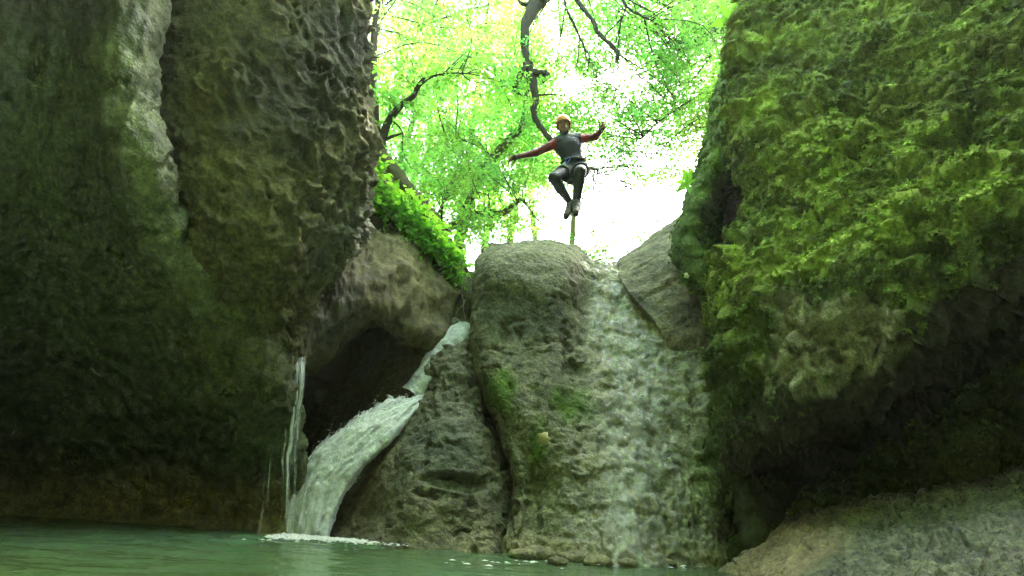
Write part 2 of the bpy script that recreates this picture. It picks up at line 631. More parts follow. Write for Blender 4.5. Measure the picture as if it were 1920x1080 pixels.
def build_overhang():
    E_ = {-260: 694, -120: 692, 0: 690, 110: 684, 190: 694, 260: 706, 320: 700, 380: 690, 440: 676}
    E_[-420], E_[-620] = 700, 700  # unseen upper rows, leaned outward to shade the cliff below
    rows = []
    for py in (-620, -420, -260, -120, 0, 110, 190, 260, 320, 380, 440):
        e = E_[py]
        k = max(0, (py + 260) / 700)
        l = 262 + 90 * max(0, (py - 150) / 300) ** 1.3
        w = e - l
        yb = 5.85 + 0.42 * k ** 1.6 - max(0, -260 - py) * .0042
        l -= 26 * max(0, (py - 250) / 190)
        rows.append([(l - 60, py, yb + .7), (l, py, yb + .16), (l + .2 * w, py, yb), (l + .42 * w, py, yb + .02), (l + .65 * w, py, yb + .2),
                     (l + .86 * w, py, yb + .55), (e, py, yb + 1.0), (e - 12, py, yb + 1.6), (e - 60, py, yb + 3.2)])
    for py, l, e, yb, ye in ((500, 345, 645, 6.42, 7.4), (560, 395, 595, 6.72, 7.5), (615, 450, 570, 7.0, 7.55), (655, 490, 565, 7.25, 7.65), (690, 515, 560, 7.7, 8.1)):
        w = e - l
        rows.append([(l - 40, py, yb + .7), (l, py, yb + .22), (l + .2 * w, py, yb), (l + .42 * w, py, yb + .05), (l + .65 * w, py, yb + .18),
                     (l + .86 * w, py, ye - .2), (e, py, ye), (e - 10, py, ye + .4), (e - 30, py, ye + 1.6)])
    nv, nu = 330, 300
    g = loft(rows, nv, nu)
    n = outward(g)
    d = 0.12 * fbm(g * 0.9, 4, 61)
    # hanging scallops: cells drawn out along the dip, sharp lips between cups
    dip = np.array([0.55, 0.1, -0.83])
    a = g @ dip
    q = (g - a[..., None] * dip) * 7.0 + (a * 3.6)[..., None] * dip
    q = q + 1.15 * np.stack([fbm(g * 3, 2, 62), fbm(g * 3, 2, 63), fbm(g * 3, 2, 64)], -1)
    f1, f2, rid = worley(q, 65)
    amt = 0.25 + 1.15 * sstep(-.25, .35, fbm(g * 1.4, 3, 66)) + .5 * sstep(-3.2, -2.5, g[..., 0])
    d += amt * (0.13 * (f1 ** 1.5 - .4) + 0.06 * (rid - .5))
    f1, f2, rid = worley(q * 2.3 + 5, 67)
    d += amt * (0.05 * (f1 - .45) + .02 * rid)
    d += 0.02 * fbm(g * 12, 3, 68)
    d -= .07 * sstep(.3, .5, fbm(q * .55 + 9, 4, 69))
    pit = sstep(0.16, 0.05, worley(g * 3.1, 70)[0])
    d -= 0.07 * pit
    g = g + n * d[..., None]
    col = stain(g, np.array([0.088, 0.084, 0.032]), 71, 0.45, 1.6)
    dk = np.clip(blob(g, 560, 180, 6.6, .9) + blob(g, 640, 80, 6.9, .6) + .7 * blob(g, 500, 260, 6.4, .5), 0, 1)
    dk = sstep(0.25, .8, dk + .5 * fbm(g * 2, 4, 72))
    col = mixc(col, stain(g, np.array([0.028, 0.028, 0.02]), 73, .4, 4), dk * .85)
    ye = np.clip(blob(g, 400, 250, 6.3, .7) + blob(g, 480, 450, 6.8, .7) + blob(g, 530, 560, 7.2, .5), 0, 1) * sstep(-.25, .35, fbm(g * 2.4, 4, 74))
    col = mixc(col, np.array([0.15, 0.135, 0.04]), ye * .7)
    wetb = np.clip(blob(g, 630, 470, 7.4, .55) + blob(g, 655, 390, 7.5, .4), 0, 1)
    col = mixc(col, stain(g, np.array([0.15, 0.16, 0.12]), 75, .4, 5), wetb * .6)
    o = rock("overhang_rock", g, M_SCALLOP, with_wet(col, 0.12 + .95 * wetb), back=(-1.2, 2.2, 0.2),
             label="brown overhanging rock bulge covered in hanging scallops above the pool", cat="rock")
    return o


# ------------------------------------------------------------------ arch ledge, cave, boulders
def build_arch():
    up2 = [(560, 480, 9.2), (600, 450, 9.6), (650, 400, 10.0), (710, 350, 10.4), (775, 360, 10.7), (830, 430, 10.8), (870, 490, 10.8)]
    up = [(556, 560, 8.05), (600, 520, 8.35), (650, 470, 8.7), (710, 430, 9.1), (772, 445, 9.3), (822, 510, 9.4), (852, 560, 9.4)]
    mid = [(545, 625, 7.75), (588, 585, 7.85), (640, 545, 8.05), (700, 505, 8.4), (762, 520, 8.7), (808, 575, 9.0), (842, 610, 9.2)]
    mid2 = [(545, 662, 7.7), (586, 625, 7.76), (634, 585, 7.9), (694, 548, 8.2), (752, 560, 8.5), (795, 607, 8.8), (828, 637, 9.1)]
    lip = [(552, 692, 7.78), (590, 655, 7.85), (632, 618, 7.98), (690, 586, 8.25), (742, 600, 8.55), (782, 638, 8.85), (815, 662, 9.15)]
    un = [(570, 700, 8.3), (605, 668, 8.4), (642, 636, 8.6), (694, 606, 8.9), (738, 616, 9.1), (774, 648, 9.3), (805, 672, 9.5)]
    un2 = [(575, 690, 9.6), (608, 660, 9.7), (645, 628, 9.9), (694, 600, 10.2), (738, 610, 10.4), (774, 640, 10.5), (805, 662, 10.6)]
    g = loft([up2, up, mid, mid2, lip, un, un2], 170, 200)
    n = outward(g)
    d = 0.22 * fbm(g * 1.2, 4, 81) + 0.10 * ridged(g * np.array([2.5, 2.5, 1.0]), 4, 82) - .08 * sstep(.2, .5, fbm(g * 2.6, 4, 88)) + 0.02 * fbm(g * 7, 3, 83) + .008 * fbm(g * 24, 2, 84)
    g = g + n * d[..., None]
    col = stain(g, np.array([0.105, 0.086, 0.040]), 85, .5, 1.7)
    col = col * (1 + .5 * fbm(g * np.array([9, 9, 1.5]), 4, 87))[..., None]
    pale = np.clip(blob(g, 780, 510, 9.0, .5) + blob(g, 740, 470, 9.0, .4), 0, 1)
    col = mixc(col, stain(g, np.array([0.17, 0.14, 0.07]), 86, .4, 3), pale * .8)
    dk = sstep(.2, .8, blob(g, 590, 580, 7.9, .7))
    col = mixc(col, np.array([0.045, 0.045, 0.03]), dk * .7)
    return rock("rock_ledge", g, M_POLISHED, with_wet(col, .2 + .2 * dk), back=(0, 2.0, .3),
                label="smooth brown ledge of rock arching over the dark cave hollow", cat="rock")


def build_cave():
    xs = (430, 540, 640, 730, 800, 860, 930)
    T = [(430, (10.6, 10.6, 10.7, 10.9, 11.0, 11.0, 11.0)),
         (540, (10.2, 10.4, 10.5, 10.5, 10.2, 10.0, 10.0)),
         (600, (10.0, 10.3, 10.4, 10.2, 9.75, 9.5, 9.5)),
         (660, (9.9, 10.2, 10.2, 9.8, 9.3, 9.3, 9.4)),
         (720, (9.8, 10.1, 10.0, 9.5, 9.1, 9.2, 9.3)),
         (780, (9.7, 10.0, 9.8, 9.25, 9.1, 9.2, 9.3)),
         (860, (9.5, 9.7, 9.4, 9.0, 9.0, 9.2, 9.3)),
         (950, (9.3, 9.4, 9.1, 8.8, 8.8, 9.0, 9.2)),
         (1010, (9.1, 9.2, 8.9, 8.6, 8.6, 8.8, 9.0)),
         (1080, (9.0, 9.0, 8.8, 8.4, 8.4, 8.6, 8.8))]
    cut = (0, 0, 0, 10, 70, 75, 90)
    g = loft([[(x, py + c * max(0, (660 - py) / 230), y) for x, y, c in zip(xs, ys, cut)] for py, ys in T], 170, 140)
    n = outward(g)
    d = 0.18 * fbm(g * 1.3, 4, 91) + 0.06 * (worley(g * 3.5, 92)[0] - .5) + .03 * fbm(g * 8, 3, 93)
    g = g + n * d[..., None]
    col = stain(g, np.array([0.11, 0.095, 0.05]), 94, .5, 2)
    pale = np.clip(blob(g, 790, 640, 9.4, .5) + blob(g, 850, 580, 9.6, .6), 0, 1) * sstep(-.3, .3, fbm(g * 3, 3, 95))
    col = mixc(col, np.array([0.22, 0.19, 0.12]), pale)
    return rock("cave_rock", g, M_BOULDER, with_wet(col, .45), back=(0, 2.0, 0),
                label="dark wet rock at the back of the hollow behind the white chute", cat="rock")


def build_lower_boulder():
    T = [  # py, left px, right px, Y left, Y mid, Y right
        (600, 850, 905, 9.4, 9.4, 9.4), (640, 838, 900, 9.1, 8.9, 8.9), (690, 802, 893, 8.9, 8.5, 8.6), (745, 790, 903, 8.75, 8.2, 8.4),
        (810, 742, 930, 8.6, 7.85, 8.15), (870, 700, 956, 8.5, 7.65, 7.95), (940, 655, 968, 8.5, 7.5, 7.75), (1000, 620, 962, 8.5, 7.45, 7.5),
        (1050, 600, 955, 8.3, 7.3, 7.3), (1120, 590, 950, 8.2, 7.2, 7.2)]
    rows = []
    for py, l, r, yl, ym, yr in T:
        w = r - l
        rows.append([(l - 10, py, yl + .9), (l, py, yl + .15), (l + .17 * w, py, yl * .55 + ym * .45), (l + .36 * w, py, ym + .06), (l + .55 * w, py, ym),
                     (l + .75 * w, py, ym + .08), (l + .9 * w, py, yr + .15), (r + 2, py, yr + .75), (r + 25, py, yr + 1.8)])
    g = loft(rows, 210, 190)
    n = outward(g)
    up = sstep(1.3, 2.0, g[..., 2] + .25 * fbm(g * 1.5, 2, 109))
    wp = np.stack([fbm(g * 2.5, 3, 98), fbm(g * 2.5, 3, 99), fbm(g * 2.5, 3, 100)], -1)
    d = 0.13 * fbm(g * 1.5, 5, 101) + .05 * ridged(g * 2.2 + 1.2 * wp, 4, 102)
    d += up * (.11 * (worley(g * 4.5 + 1.3 * wp, 104)[0] - .5) + .05 * (worley(g * 11 + wp, 96)[0] - .5))
    d -= .09 * sstep(.2, .5, fbm(g * np.array([5, 5, 8]) + wp, 4, 97)) + .02 * fbm(g * 9, 3, 103)
    d -= 0.12 * sstep(.42, .7, blob(g, 870, 905, 7.6, .30, (.5, 1, 2.2)))
    d += .012 * fbm(g * 26, 2, 105)
    g = g + n * d[..., None]
    col = stain(g, np.array([0.13, 0.12, 0.09]), 106, .45, 2)
    grey = np.clip(blob(g, 800, 830, 8.0, .5) + blob(g, 850, 860, 7.7, .4), 0, 1)
    col = mixc(col, stain(g, np.array([0.105, 0.115, 0.10]), 107, .3, 4), grey * .8)
    pale = np.clip(blob(g, 800, 995, 7.6, .32) + blob(g, 905, 1015, 7.4, .3) + .8 * blob(g, 925, 860, 8.0, .16, (1, 1, .4)), 0, 1)
    col = mixc(col, stain(g, np.array([0.30, 0.26, 0.19]), 108, .3, 5), pale * .8)
    br = np.clip(blob(g, 680, 930, 8.4, .5), 0, 1)
    col = mixc(col, np.array([0.12, 0.085, 0.02]), br * .8)
    return rock("boulder", g, M_BOULDER, with_wet(col, .3 + .4 * br), back=(0, 1.6, 0),
                label="low grey brown boulder between the white chute and the dark crack", cat="boulder")


A_GRID = None


def build_center_boulder():
    global A_GRID
    xs = [950, 1015, 1075, 1115, 1170, 1230, 1290, 1350]
    T = [  # py per column of xs (first: left edge), Ys
        ("back", (920, 455), [450, 448, 458, 492, 492, 480, 470, 460], 10.4, [10.2, 10.1, 10.1, 10.4, 10.6, 10.6, 10.5, 10.4]),
        ("top", (904, 474), [467, 466, 476, 507, 507, 495, 485, 470], 9.3, [9.0, 8.9, 8.95, 9.25, 9.5, 9.5, 9.4, 9.3]),
        ("top2", (893, 490), [480, 480, 494, 522, 522, 515, 510, 500], 9.0, [8.55, 8.45, 8.55, 9.0, 9.2, 9.2, 9.1, 8.9]),
        ("brow", (888, 535), [522, 525, 545, 560, 560, 555, 550, 545], 8.75, [8.32, 8.2, 8.34, 8.85, 8.98, 8.95, 8.85, 8.7]),
        ("recess", (886, 565), [560, 575, 600, 605, 605, 600, 600, 600], 8.7, [8.38, 8.27, 8.3, 8.65, 8.78, 8.75, 8.65, 8.5]),
        ("f1", (884, 625), [625, 640, 655, 660, 660, 660, 660, 660], 8.55, [8.3, 8.18, 8.2, 8.4, 8.52, 8.5, 8.4, 8.3]),
        ("f2", (886, 690), [695, 705, 715, 725, 725, 725, 725, 725], 8.4, [8.05, 7.95, 7.98, 8.12, 8.2, 8.25, 8.2, 8.1]),
        ("f3", (908, 745), [760, 765, 775, 785, 785, 785, 785, 785], 8.2, [7.85, 7.78, 7.8, 7.9, 7.95, 8.0, 8.0, 7.95]),
        ("f4", (945, 830), [835, 840, 845, 850, 850, 850, 850, 850], 7.85, [7.8, 7.55, 7.55, 7.6, 7.65, 7.75, 7.8, 7.8]),
        ("f5", (968, 900), [905, 910, 915, 918, 918, 918, 918, 918], 7.7, [7.75, 7.4, 7.36, 7.35, 7.4, 7.55, 7.6, 7.65]),
        ("f6", (960, 970), [975, 980, 985, 985, 985, 985, 985, 985], 7.45, [7.5, 7.25, 7.2, 7.12, 7.15, 7.35, 7.5, 7.6]),
        ("f7", (950, 1030), [1030, 1035, 1040, 1040, 1038, 1035, 1030, 1030], 7.25, [7.3, 7.12, 7.0, 6.92, 6.98, 7.2, 7.4, 7.5]),
        ("f8", (945, 1110), [1110] * 8, 7.15, [7.1, 6.9, 6.75, 6.7, 6.8, 7.0, 7.2, 7.3])]
    rows = []
    for nm, (ex, ey), pys, ye, ys in T:
        x2 = [ex + (x - 912) * (1350 - ex) / (1350 - 912) for x in xs]
        r = [(ex + 6, ey, ye + 1.4), (ex - 2, ey, ye + .5), (ex + 10, ey, ye)]
        r += [(x, y, Y) for x, y, Y in zip(x2, pys, ys)]
        r += [(1400, pys[-1], ys[-1] + .6)]
        rows.append(r)
    nv, nu = 330, 300
    g = loft(rows, nv, nu)
    n = outward(g)
    wp = np.stack([fbm(g * 1.8, 3, 98), fbm(g * 1.8, 3, 99), fbm(g * 1.8, 3, 100)], -1)
    cas = sstep(.45, .95, g[..., 0] - .15 * g[..., 2] + .5 * fbm(g * np.array([2, 2, 1.1]), 4, 110))   # the stepped cascade side
    d = 0.10 * fbm(g * 1.3, 4, 111) + 0.035 * fbm(g * 5, 4, 112)
    d -= .10 * sstep(.2, .55, fbm(g * 1.9 + wp, 4, 115)) * (1 - cas)
    step = (g[..., 2] * 2.3 + 1.1 * fbm(g * 1.4, 4, 113)) % 1.0              # uneven small ledges down the cascade
    d += cas * (.03 * sstep(0, .75, 1 - step) * sstep(1.0, .85, 1 - step) + .04 * ridged(g * np.array([3.6, 3.6, 1.0]) + wp, 4, 114))
    f1, f2, rid = worley(g * np.array([9, 9, 6]) + 2.0 * wp, 118)
    d += cas * (.03 * (.5 - f1) + .016 * rid) - cas * .05 * sstep(.2, .45, fbm(g * np.array([4, 4, 2.5]) + wp, 4, 107))
    low = sstep(1.9, .9, g[..., 2])
    d += low * (1 - cas) * (.06 * ridged(g * 3.5 + 1.5 * wp, 4, 116) + .03 * fbm(g * 10, 3, 108))
    d -= (1 - cas) * 0.05 * sstep(.05, .0, np.abs(fbm(g * np.array([.9, .9, 1.8]) + .6 * wp, 3, 117))) * sstep(.1, .4, fbm(g * .9, 2, 119) + .2)
    d += .02 * fbm(g * 11, 3, 120) + .012 * fbm(g * 30, 2, 121)
    hole = blob(g, 1133, 735, 8.05, .05)
    d -= .12 * hole
    g = g + n * d[..., None]
    A_GRID = (g, n, cas)
    col = stain(g, np.array([0.165, 0.16, 0.12]), 122, .45, 1.6)
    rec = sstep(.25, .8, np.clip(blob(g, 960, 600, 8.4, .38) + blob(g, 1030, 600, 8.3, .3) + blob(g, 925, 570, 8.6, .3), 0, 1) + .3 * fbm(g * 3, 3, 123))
    col = mixc(col, stain(g, np.array([0.085, 0.09, 0.075]), 124, .4, 4), rec * .75)  # recess under the brow darkened in colour, painted shade
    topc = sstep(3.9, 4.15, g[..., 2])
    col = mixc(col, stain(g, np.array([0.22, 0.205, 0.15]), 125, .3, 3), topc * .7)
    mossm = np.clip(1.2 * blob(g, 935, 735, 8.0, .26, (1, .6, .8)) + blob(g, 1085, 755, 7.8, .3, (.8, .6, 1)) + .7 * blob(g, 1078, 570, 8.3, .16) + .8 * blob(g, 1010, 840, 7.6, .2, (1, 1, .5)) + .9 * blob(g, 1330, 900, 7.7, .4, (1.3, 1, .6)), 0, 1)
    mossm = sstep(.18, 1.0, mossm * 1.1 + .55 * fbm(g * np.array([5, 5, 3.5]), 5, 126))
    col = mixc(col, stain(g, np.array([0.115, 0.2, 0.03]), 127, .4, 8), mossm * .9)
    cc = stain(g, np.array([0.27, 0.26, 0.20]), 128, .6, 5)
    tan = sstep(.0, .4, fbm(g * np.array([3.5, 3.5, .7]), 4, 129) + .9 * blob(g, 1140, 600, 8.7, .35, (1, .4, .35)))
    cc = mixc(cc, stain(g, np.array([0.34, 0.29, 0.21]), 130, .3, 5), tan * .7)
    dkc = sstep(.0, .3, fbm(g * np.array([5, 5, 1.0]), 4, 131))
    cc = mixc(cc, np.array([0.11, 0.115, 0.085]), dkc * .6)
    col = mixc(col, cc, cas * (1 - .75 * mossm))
    lowc = sstep(1.7, .9, g[..., 2]) * (1 - cas) * sstep(.0, .35, g[..., 0])
    col = mixc(col, stain(g, np.array([0.23, 0.225, 0.15]), 132, .4, 5), lowc * .7 * (1 - mossm))
    base = sstep(.32, .05, g[..., 2] + .08 * fbm(g * 4, 2, 133))
    col = mixc(col, stain(g, np.array([0.33, 0.28, 0.18]), 134, .35, 6), base * .75)
    wet = np.clip(.2 + .85 * cas + .3 * rec * .5 + .4 * base, 0, 1) * (1 - .7 * mossm)
    root = rock("chockstone_boulder", g, M_BOULDER, with_wet(col, wet), back=(.3, 1.6, -.2),
                label="big grey boulder wedged mid gorge with green algae patches and a wet stepped face", cat="boulder")
    # ragged low cushions of moss on the algae patches
    vv = np.argwhere(mossm > .62)
    pick = vv[RNG.integers(0, len(vv), 3600)]
    fronds("moss", g[pick[:, 0], pick[:, 1]], n[pick[:, 0], pick[:, 1]], .013, np.array([0.1, 0.17, 0.025]), root)
    return root


def fronds(name, p, n, size, base, parent, hang=.5, clump=None):
    k = len(p)
    p = p + RNG.normal(0, .012, (k, 3))
    r = RNG.normal(0, 1, (k, 3))
    ax = unit(n * .55 + np.array([0, 0, -hang]) + .55 * r)
    up = unit(n + .4 * RNG.normal(0, 1, (k, 3)))
    ln = size * RNG.uniform(.6, 1.5, k)
    wd = ln * RNG.uniform(.45, .8, k)
    v, f = leaf_mesh(p + n * (size * .25) + ax * ln[:, None] * .3, ln, wd, ax, up, .25)
    base = np.broadcast_to(base, (k, 3))
    c = base * RNG.uniform(.6, 1.5, (k, 1)) * RNG.normal(1, .08, (k, 3))
    return mesh_obj(name, v, f, M_MOSS, parent, smooth=False, colors=np.repeat(np.clip(c, .004, .9), 4, 0), kind="stuff")


def tufts(name, p, n, size, base, parent, per=11):
    """moss cushions: each a rosette of short fronds that spread and sag"""
    k = len(p)
    sz = size * RNG.uniform(.6, 1.35, (k, 1, 1))
    nn = n[:, None]
    r = RNG.normal(0, 1, (k, per, 3))
    tang = unit(r - (r * nn).sum(-1, keepdims=True) * nn)
    ax = unit(nn * RNG.uniform(.3, 1.0, (k, per, 1)) + tang * .9 + np.array([0, 0, -.45]))
    ln = (sz * RNG.uniform(.7, 1.3, (k, per, 1)))
    cen = p[:, None] + nn * sz * .3 + ax * ln * .45
    up = unit(nn + np.array([0, 0, .5]) + .35 * RNG.normal(0, 1, (k, per, 3)))
    wd = ln[..., 0] * RNG.uniform(.35, .6, (k, per))
    v, f = leaf_mesh(cen.reshape(-1, 3), ln.ravel(), wd.ravel(), ax.reshape(-1, 3), up.reshape(-1, 3), .2)
    c = base[:, None] * RNG.uniform(.6, 1.5, (k, 1, 1)) * RNG.uniform(.7, 1.4, (k, per, 1)) * RNG.normal(1, .06, (k, per, 3))
    return mesh_obj(name, v, f, M_MOSS, parent, smooth=False, colors=np.repeat(np.clip(c.reshape(-1, 3), .004, .9), 4, 0), kind="stuff")


def build_side_rock():
    T = [([1160, 1205, 1255, 1310, 1370, 1430], [485, 455, 420, 375, 350, 330], 10.2),
         ([1160, 1205, 1255, 1310, 1370, 1430], [512, 482, 448, 405, 380, 360], 9.25),
         ([1165, 1210, 1258, 1312, 1370, 1430], [525, 502, 472, 435, 410, 390], 8.95),
         ([1180, 1220, 1265, 1315, 1370, 1430], [550, 540, 525, 500, 480, 460], 8.75),
         ([1210, 1240, 1275, 1320, 1370, 1430], [585, 585, 580, 570, 560, 550], 8.62),
         ([1240, 1262, 1290, 1325, 1370, 1430], [625, 630, 635, 640, 640, 640], 8.45),
         ([1250, 1272, 1300, 1330, 1370, 1430], [690, 700, 710, 720, 720, 720], 8.6)]
    rows = [[(x, y, Y - .06 * i) for i, (x, y) in enumerate(zip(xs, ys))] for xs, ys, Y in T]
    g = loft(rows, 130, 130)
    n = outward(g)
    st = np.array([-.42, .1, .9])     # bedding dips to the left
    s = g @ st
    d = .08 * fbm(g * 1.6, 4, 141) + 0.03 * np.abs(((s * 4.2 + .5 * fbm(g * 1.5, 3, 142)) % 1.0) - .5) + .03 * fbm(g * 7, 3, 143)
    d -= .022 * sstep(.09, 0, np.abs(((s * 1.7 + .3 * fbm(g * 1.2, 3, 144)) % 1.0) - .5))
    g = g + n * d[..., None]
    col = stain(g, np.array([0.20, 0.17, 0.125]), 145, .45, 3)
    dk = sstep(0, .4, fbm(g * 2.5, 4, 146) + .5 * blob(g, 1320, 580, 8.4, .4))
    col = mixc(col, np.array([0.075, 0.07, 0.055]), dk * .7)
    return rock("bedded_rock", g, M_BOULDER, with_wet(col, .3), back=(.4, 1.5, -.3),
                label="sloping grey rock with diagonal bedding beside the top of the cascade", cat="rock")


# ------------------------------------------------------------------ right: mossy boulder, rim, shelf
def build_mossy():
    ek = [(-300, 1410), (-60, 1396), (60, 1388), (180, 1372), (250, 1366), (315, 1412), (385, 1408), (440, 1378), (500, 1346), (580, 1345), (680, 1354), (760, 1358), (840, 1382), (1000, 1400)]
    edge = lambda py: np.interp(py, [a for a, _ in ek], [b for _, b in ek])
    cols = [(1395, 850, 6.55), (1450, 835, 6.15), (1530, 800, 5.8), (1640, 730, 5.4), (1760, 640, 5.0), (1920, 545, 4.6), (2150, 450, 4.15), (2450, 400, 3.6)]
    fr = [(0, 2.0), (.16, 1.35), (.31, .85), (.45, .48), (.58, .24), (.7, .1), (.8, .02), (.89, 0), (.96, .07), (1.0, .24)]
    rows = []
    for v, dy in fr:
        lip0 = cols[0][1]
        py0 = -300 + v * (lip0 + 300)
        e = edge(py0)
        r = [(e + 25, py0, 6.6 + dy * .6 + 1.4), (e - 3, py0, 6.6 + dy * .6 + .45)]
        for i, (x, lip, Y) in enumerate(cols):
            py = -300 + v * (lip + 300)
            xx = e + 8 + (x - 1395) * (2450 - e - 8) / (2450 - 1395)
            r.append((xx, py, Y + dy))
        rows.append(r)
    for dpy, dY in ((18, .7), (45, 1.5), (110, 2.2)):      # roof of the hollow under the lip
        r = [(1420, 850 + dpy, 8.2), (1398, 850 + dpy, 7.2)]
        for i, (x, lip, Y) in enumerate(cols):
            r.append((x + 4, lip + dpy, min(Y + dY, 8.0 - .25 * i + .1 * dY)))
        rows.append(r)
    for f_, Yb in ((.5, 7.6), (1.0, 7.3), (1.15, 7.1)):      # back wall of the hollow down to the shelf
        r = [(1430, 850 + 110 + f_ * 60, 8.3), (1405, 850 + 110 + f_ * 60, 7.5)]
        for i, (x, lip, Y) in enumerate(cols):
            b = 1035 - i * 14
            a = lip + 110
            r.append((x, a + (b - a) * f_, Yb - .2 * i))
        rows.append(r)
    nv, nu = 445, 395
    g = loft(rows, nv, nu)
    n = outward(g)
    # which rows are above the lip
    lipk = np.array([np.interp(v, np.linspace(0, 1, nv), np.linspace(0, 1, nv)) for v in np.linspace(0, 1, nv)])
    down = sstep(.25, -.35, n[..., 2])                       # faces turned down = bare dark roof
    s = np.stack([fbm(g * 2.2, 2, 150), fbm(g * 2.2, 2, 151), fbm(g * 2.2, 2, 152)], -1)
    d = .22 * fbm(g * 1.0, 4, 153)
    f1, f2, r1 = worley(g * 2.4 + .9 * s, 154)
    d += .30 * (.55 - f1) + .10 * (r1 - .3)
    f1b, f2b, r2 = worley(g * 8.0 + 1.6 * s, 155)
    lump = .20 * (.5 - f1b) + .07 * (r2 - .5)
    f1c, _, r3 = worley(g * 19 + 2.5 * s, 156)
    lump += .055 * (.5 - f1c) + .02 * r3
    lump += .018 * fbm(g * 32, 2, 157)
    bz = sstep(.2, .6, np.clip(blob(g, 1560, 620, 5.65, .45, (.8, .6, 1.1)) + blob(g, 1470, 560, 5.95, .3) + blob(g, 1500, 690, 5.8, .4) + .8 * blob(g, 1640, 660, 5.4, .4), 0, 1))
    fk, _, rk = worley(g * np.array([8, 8, 11]) + 2.5 * s, 165)
    fk2, _, rk2 = worley(g * 19 + 2 * s, 166)
    d = d - .22 * bz * sstep(.05, .4, fbm(g * 5.5 + s, 4, 167)) + bz * (.12 * ridged(g * 4.5 + 1.2 * s, 5, 169) + .03 * (rk2 - .5))
    lump = lump * (1 - .6 * bz)
    droop = unit(n + np.array([0, 0, -.75]))               # cushions sag downwards
    g = g + n * d[..., None] + droop * lump[..., None]
    # kinds of cover
    z = g[..., 2]
    nz = fbm(g * 1.2, 4, 158)
    nb = fbm(g * 4, 4, 159)
    bare = np.clip(1.1 * blob(g, 1560, 625, 5.65, .36, (.8, .6, 1.1)) + .9 * blob(g, 1470, 560, 5.95, .24) + .9 * blob(g, 1500, 690, 5.8, .35) + .7 * blob(g, 1640, 660, 5.4, .35), 0, 1)
    bare = sstep(.35, .7, bare + .75 * nb + .25 * fbm(g * 11, 3, 168))
    spot = np.clip(blob(g, 1700, 345, 5.3, .13, (.6, 1, 1.3)) + .8 * blob(g, 1590, 160, 6.0, .11) + blob(g, 1560, 480, 5.75, .12) + .8 * blob(g, 1870, 160, 5.1, .1), 0, 1)
    spot = sstep(.35, .7, spot + .3 * nb)
    mcol = stain(g, np.array([0.13, 0.175, 0.028]), 160, .6, 2.2)
    lime = sstep(-.1, .45, nz + .35 * blob(g, 1550, 300, 5.7, .8) + .2)
    mcol = mixc(mcol, np.array([0.25, 0.32, 0.04]), lime * .85)
    ol = sstep(.1, .4, fbm(g * 1.7, 3, 161)) + .8 * blob(g, 1690, 210, 5.6, .4)
    mcol = mcol * (.75 + .55 * r1)[..., None]
    mcol = mixc(mcol, np.array([0.21, 0.2, 0.06]), np.clip(ol, 0, 1) * .4)
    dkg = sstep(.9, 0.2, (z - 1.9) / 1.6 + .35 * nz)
    mcol = mixc(mcol, np.array([0.035, 0.055, 0.022]), dkg * .7)  # moss colour darkened towards the bottom, standing in for shade
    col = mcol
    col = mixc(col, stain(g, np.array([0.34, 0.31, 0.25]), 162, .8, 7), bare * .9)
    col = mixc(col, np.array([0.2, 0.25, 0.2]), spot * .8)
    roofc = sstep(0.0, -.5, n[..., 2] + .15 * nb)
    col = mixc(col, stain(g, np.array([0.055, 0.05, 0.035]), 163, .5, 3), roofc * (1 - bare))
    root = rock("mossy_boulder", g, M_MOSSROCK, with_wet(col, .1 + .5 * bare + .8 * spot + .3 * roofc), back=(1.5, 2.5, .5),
                label="huge overhanging boulder cushioned in bright green moss above a black hollow", cat="boulder")
    ok = (n[..., 2] > -.45 + .25 * nb) & (bare < .6) & (spot < .5)
    vv = np.argwhere(ok & (f1b < .62))
    K = 13500                                                # rosettes of fronds on the cushions
    pick = vv[RNG.integers(0, len(vv), K)]
    a, b = pick[:, 0], pick[:, 1]
    cm = mcol[a, b] * (.85 + .7 * r2[a, b])[:, None]
    tufts("moss", g[a, b], n[a, b], .046, cm, root, 10)
    return root


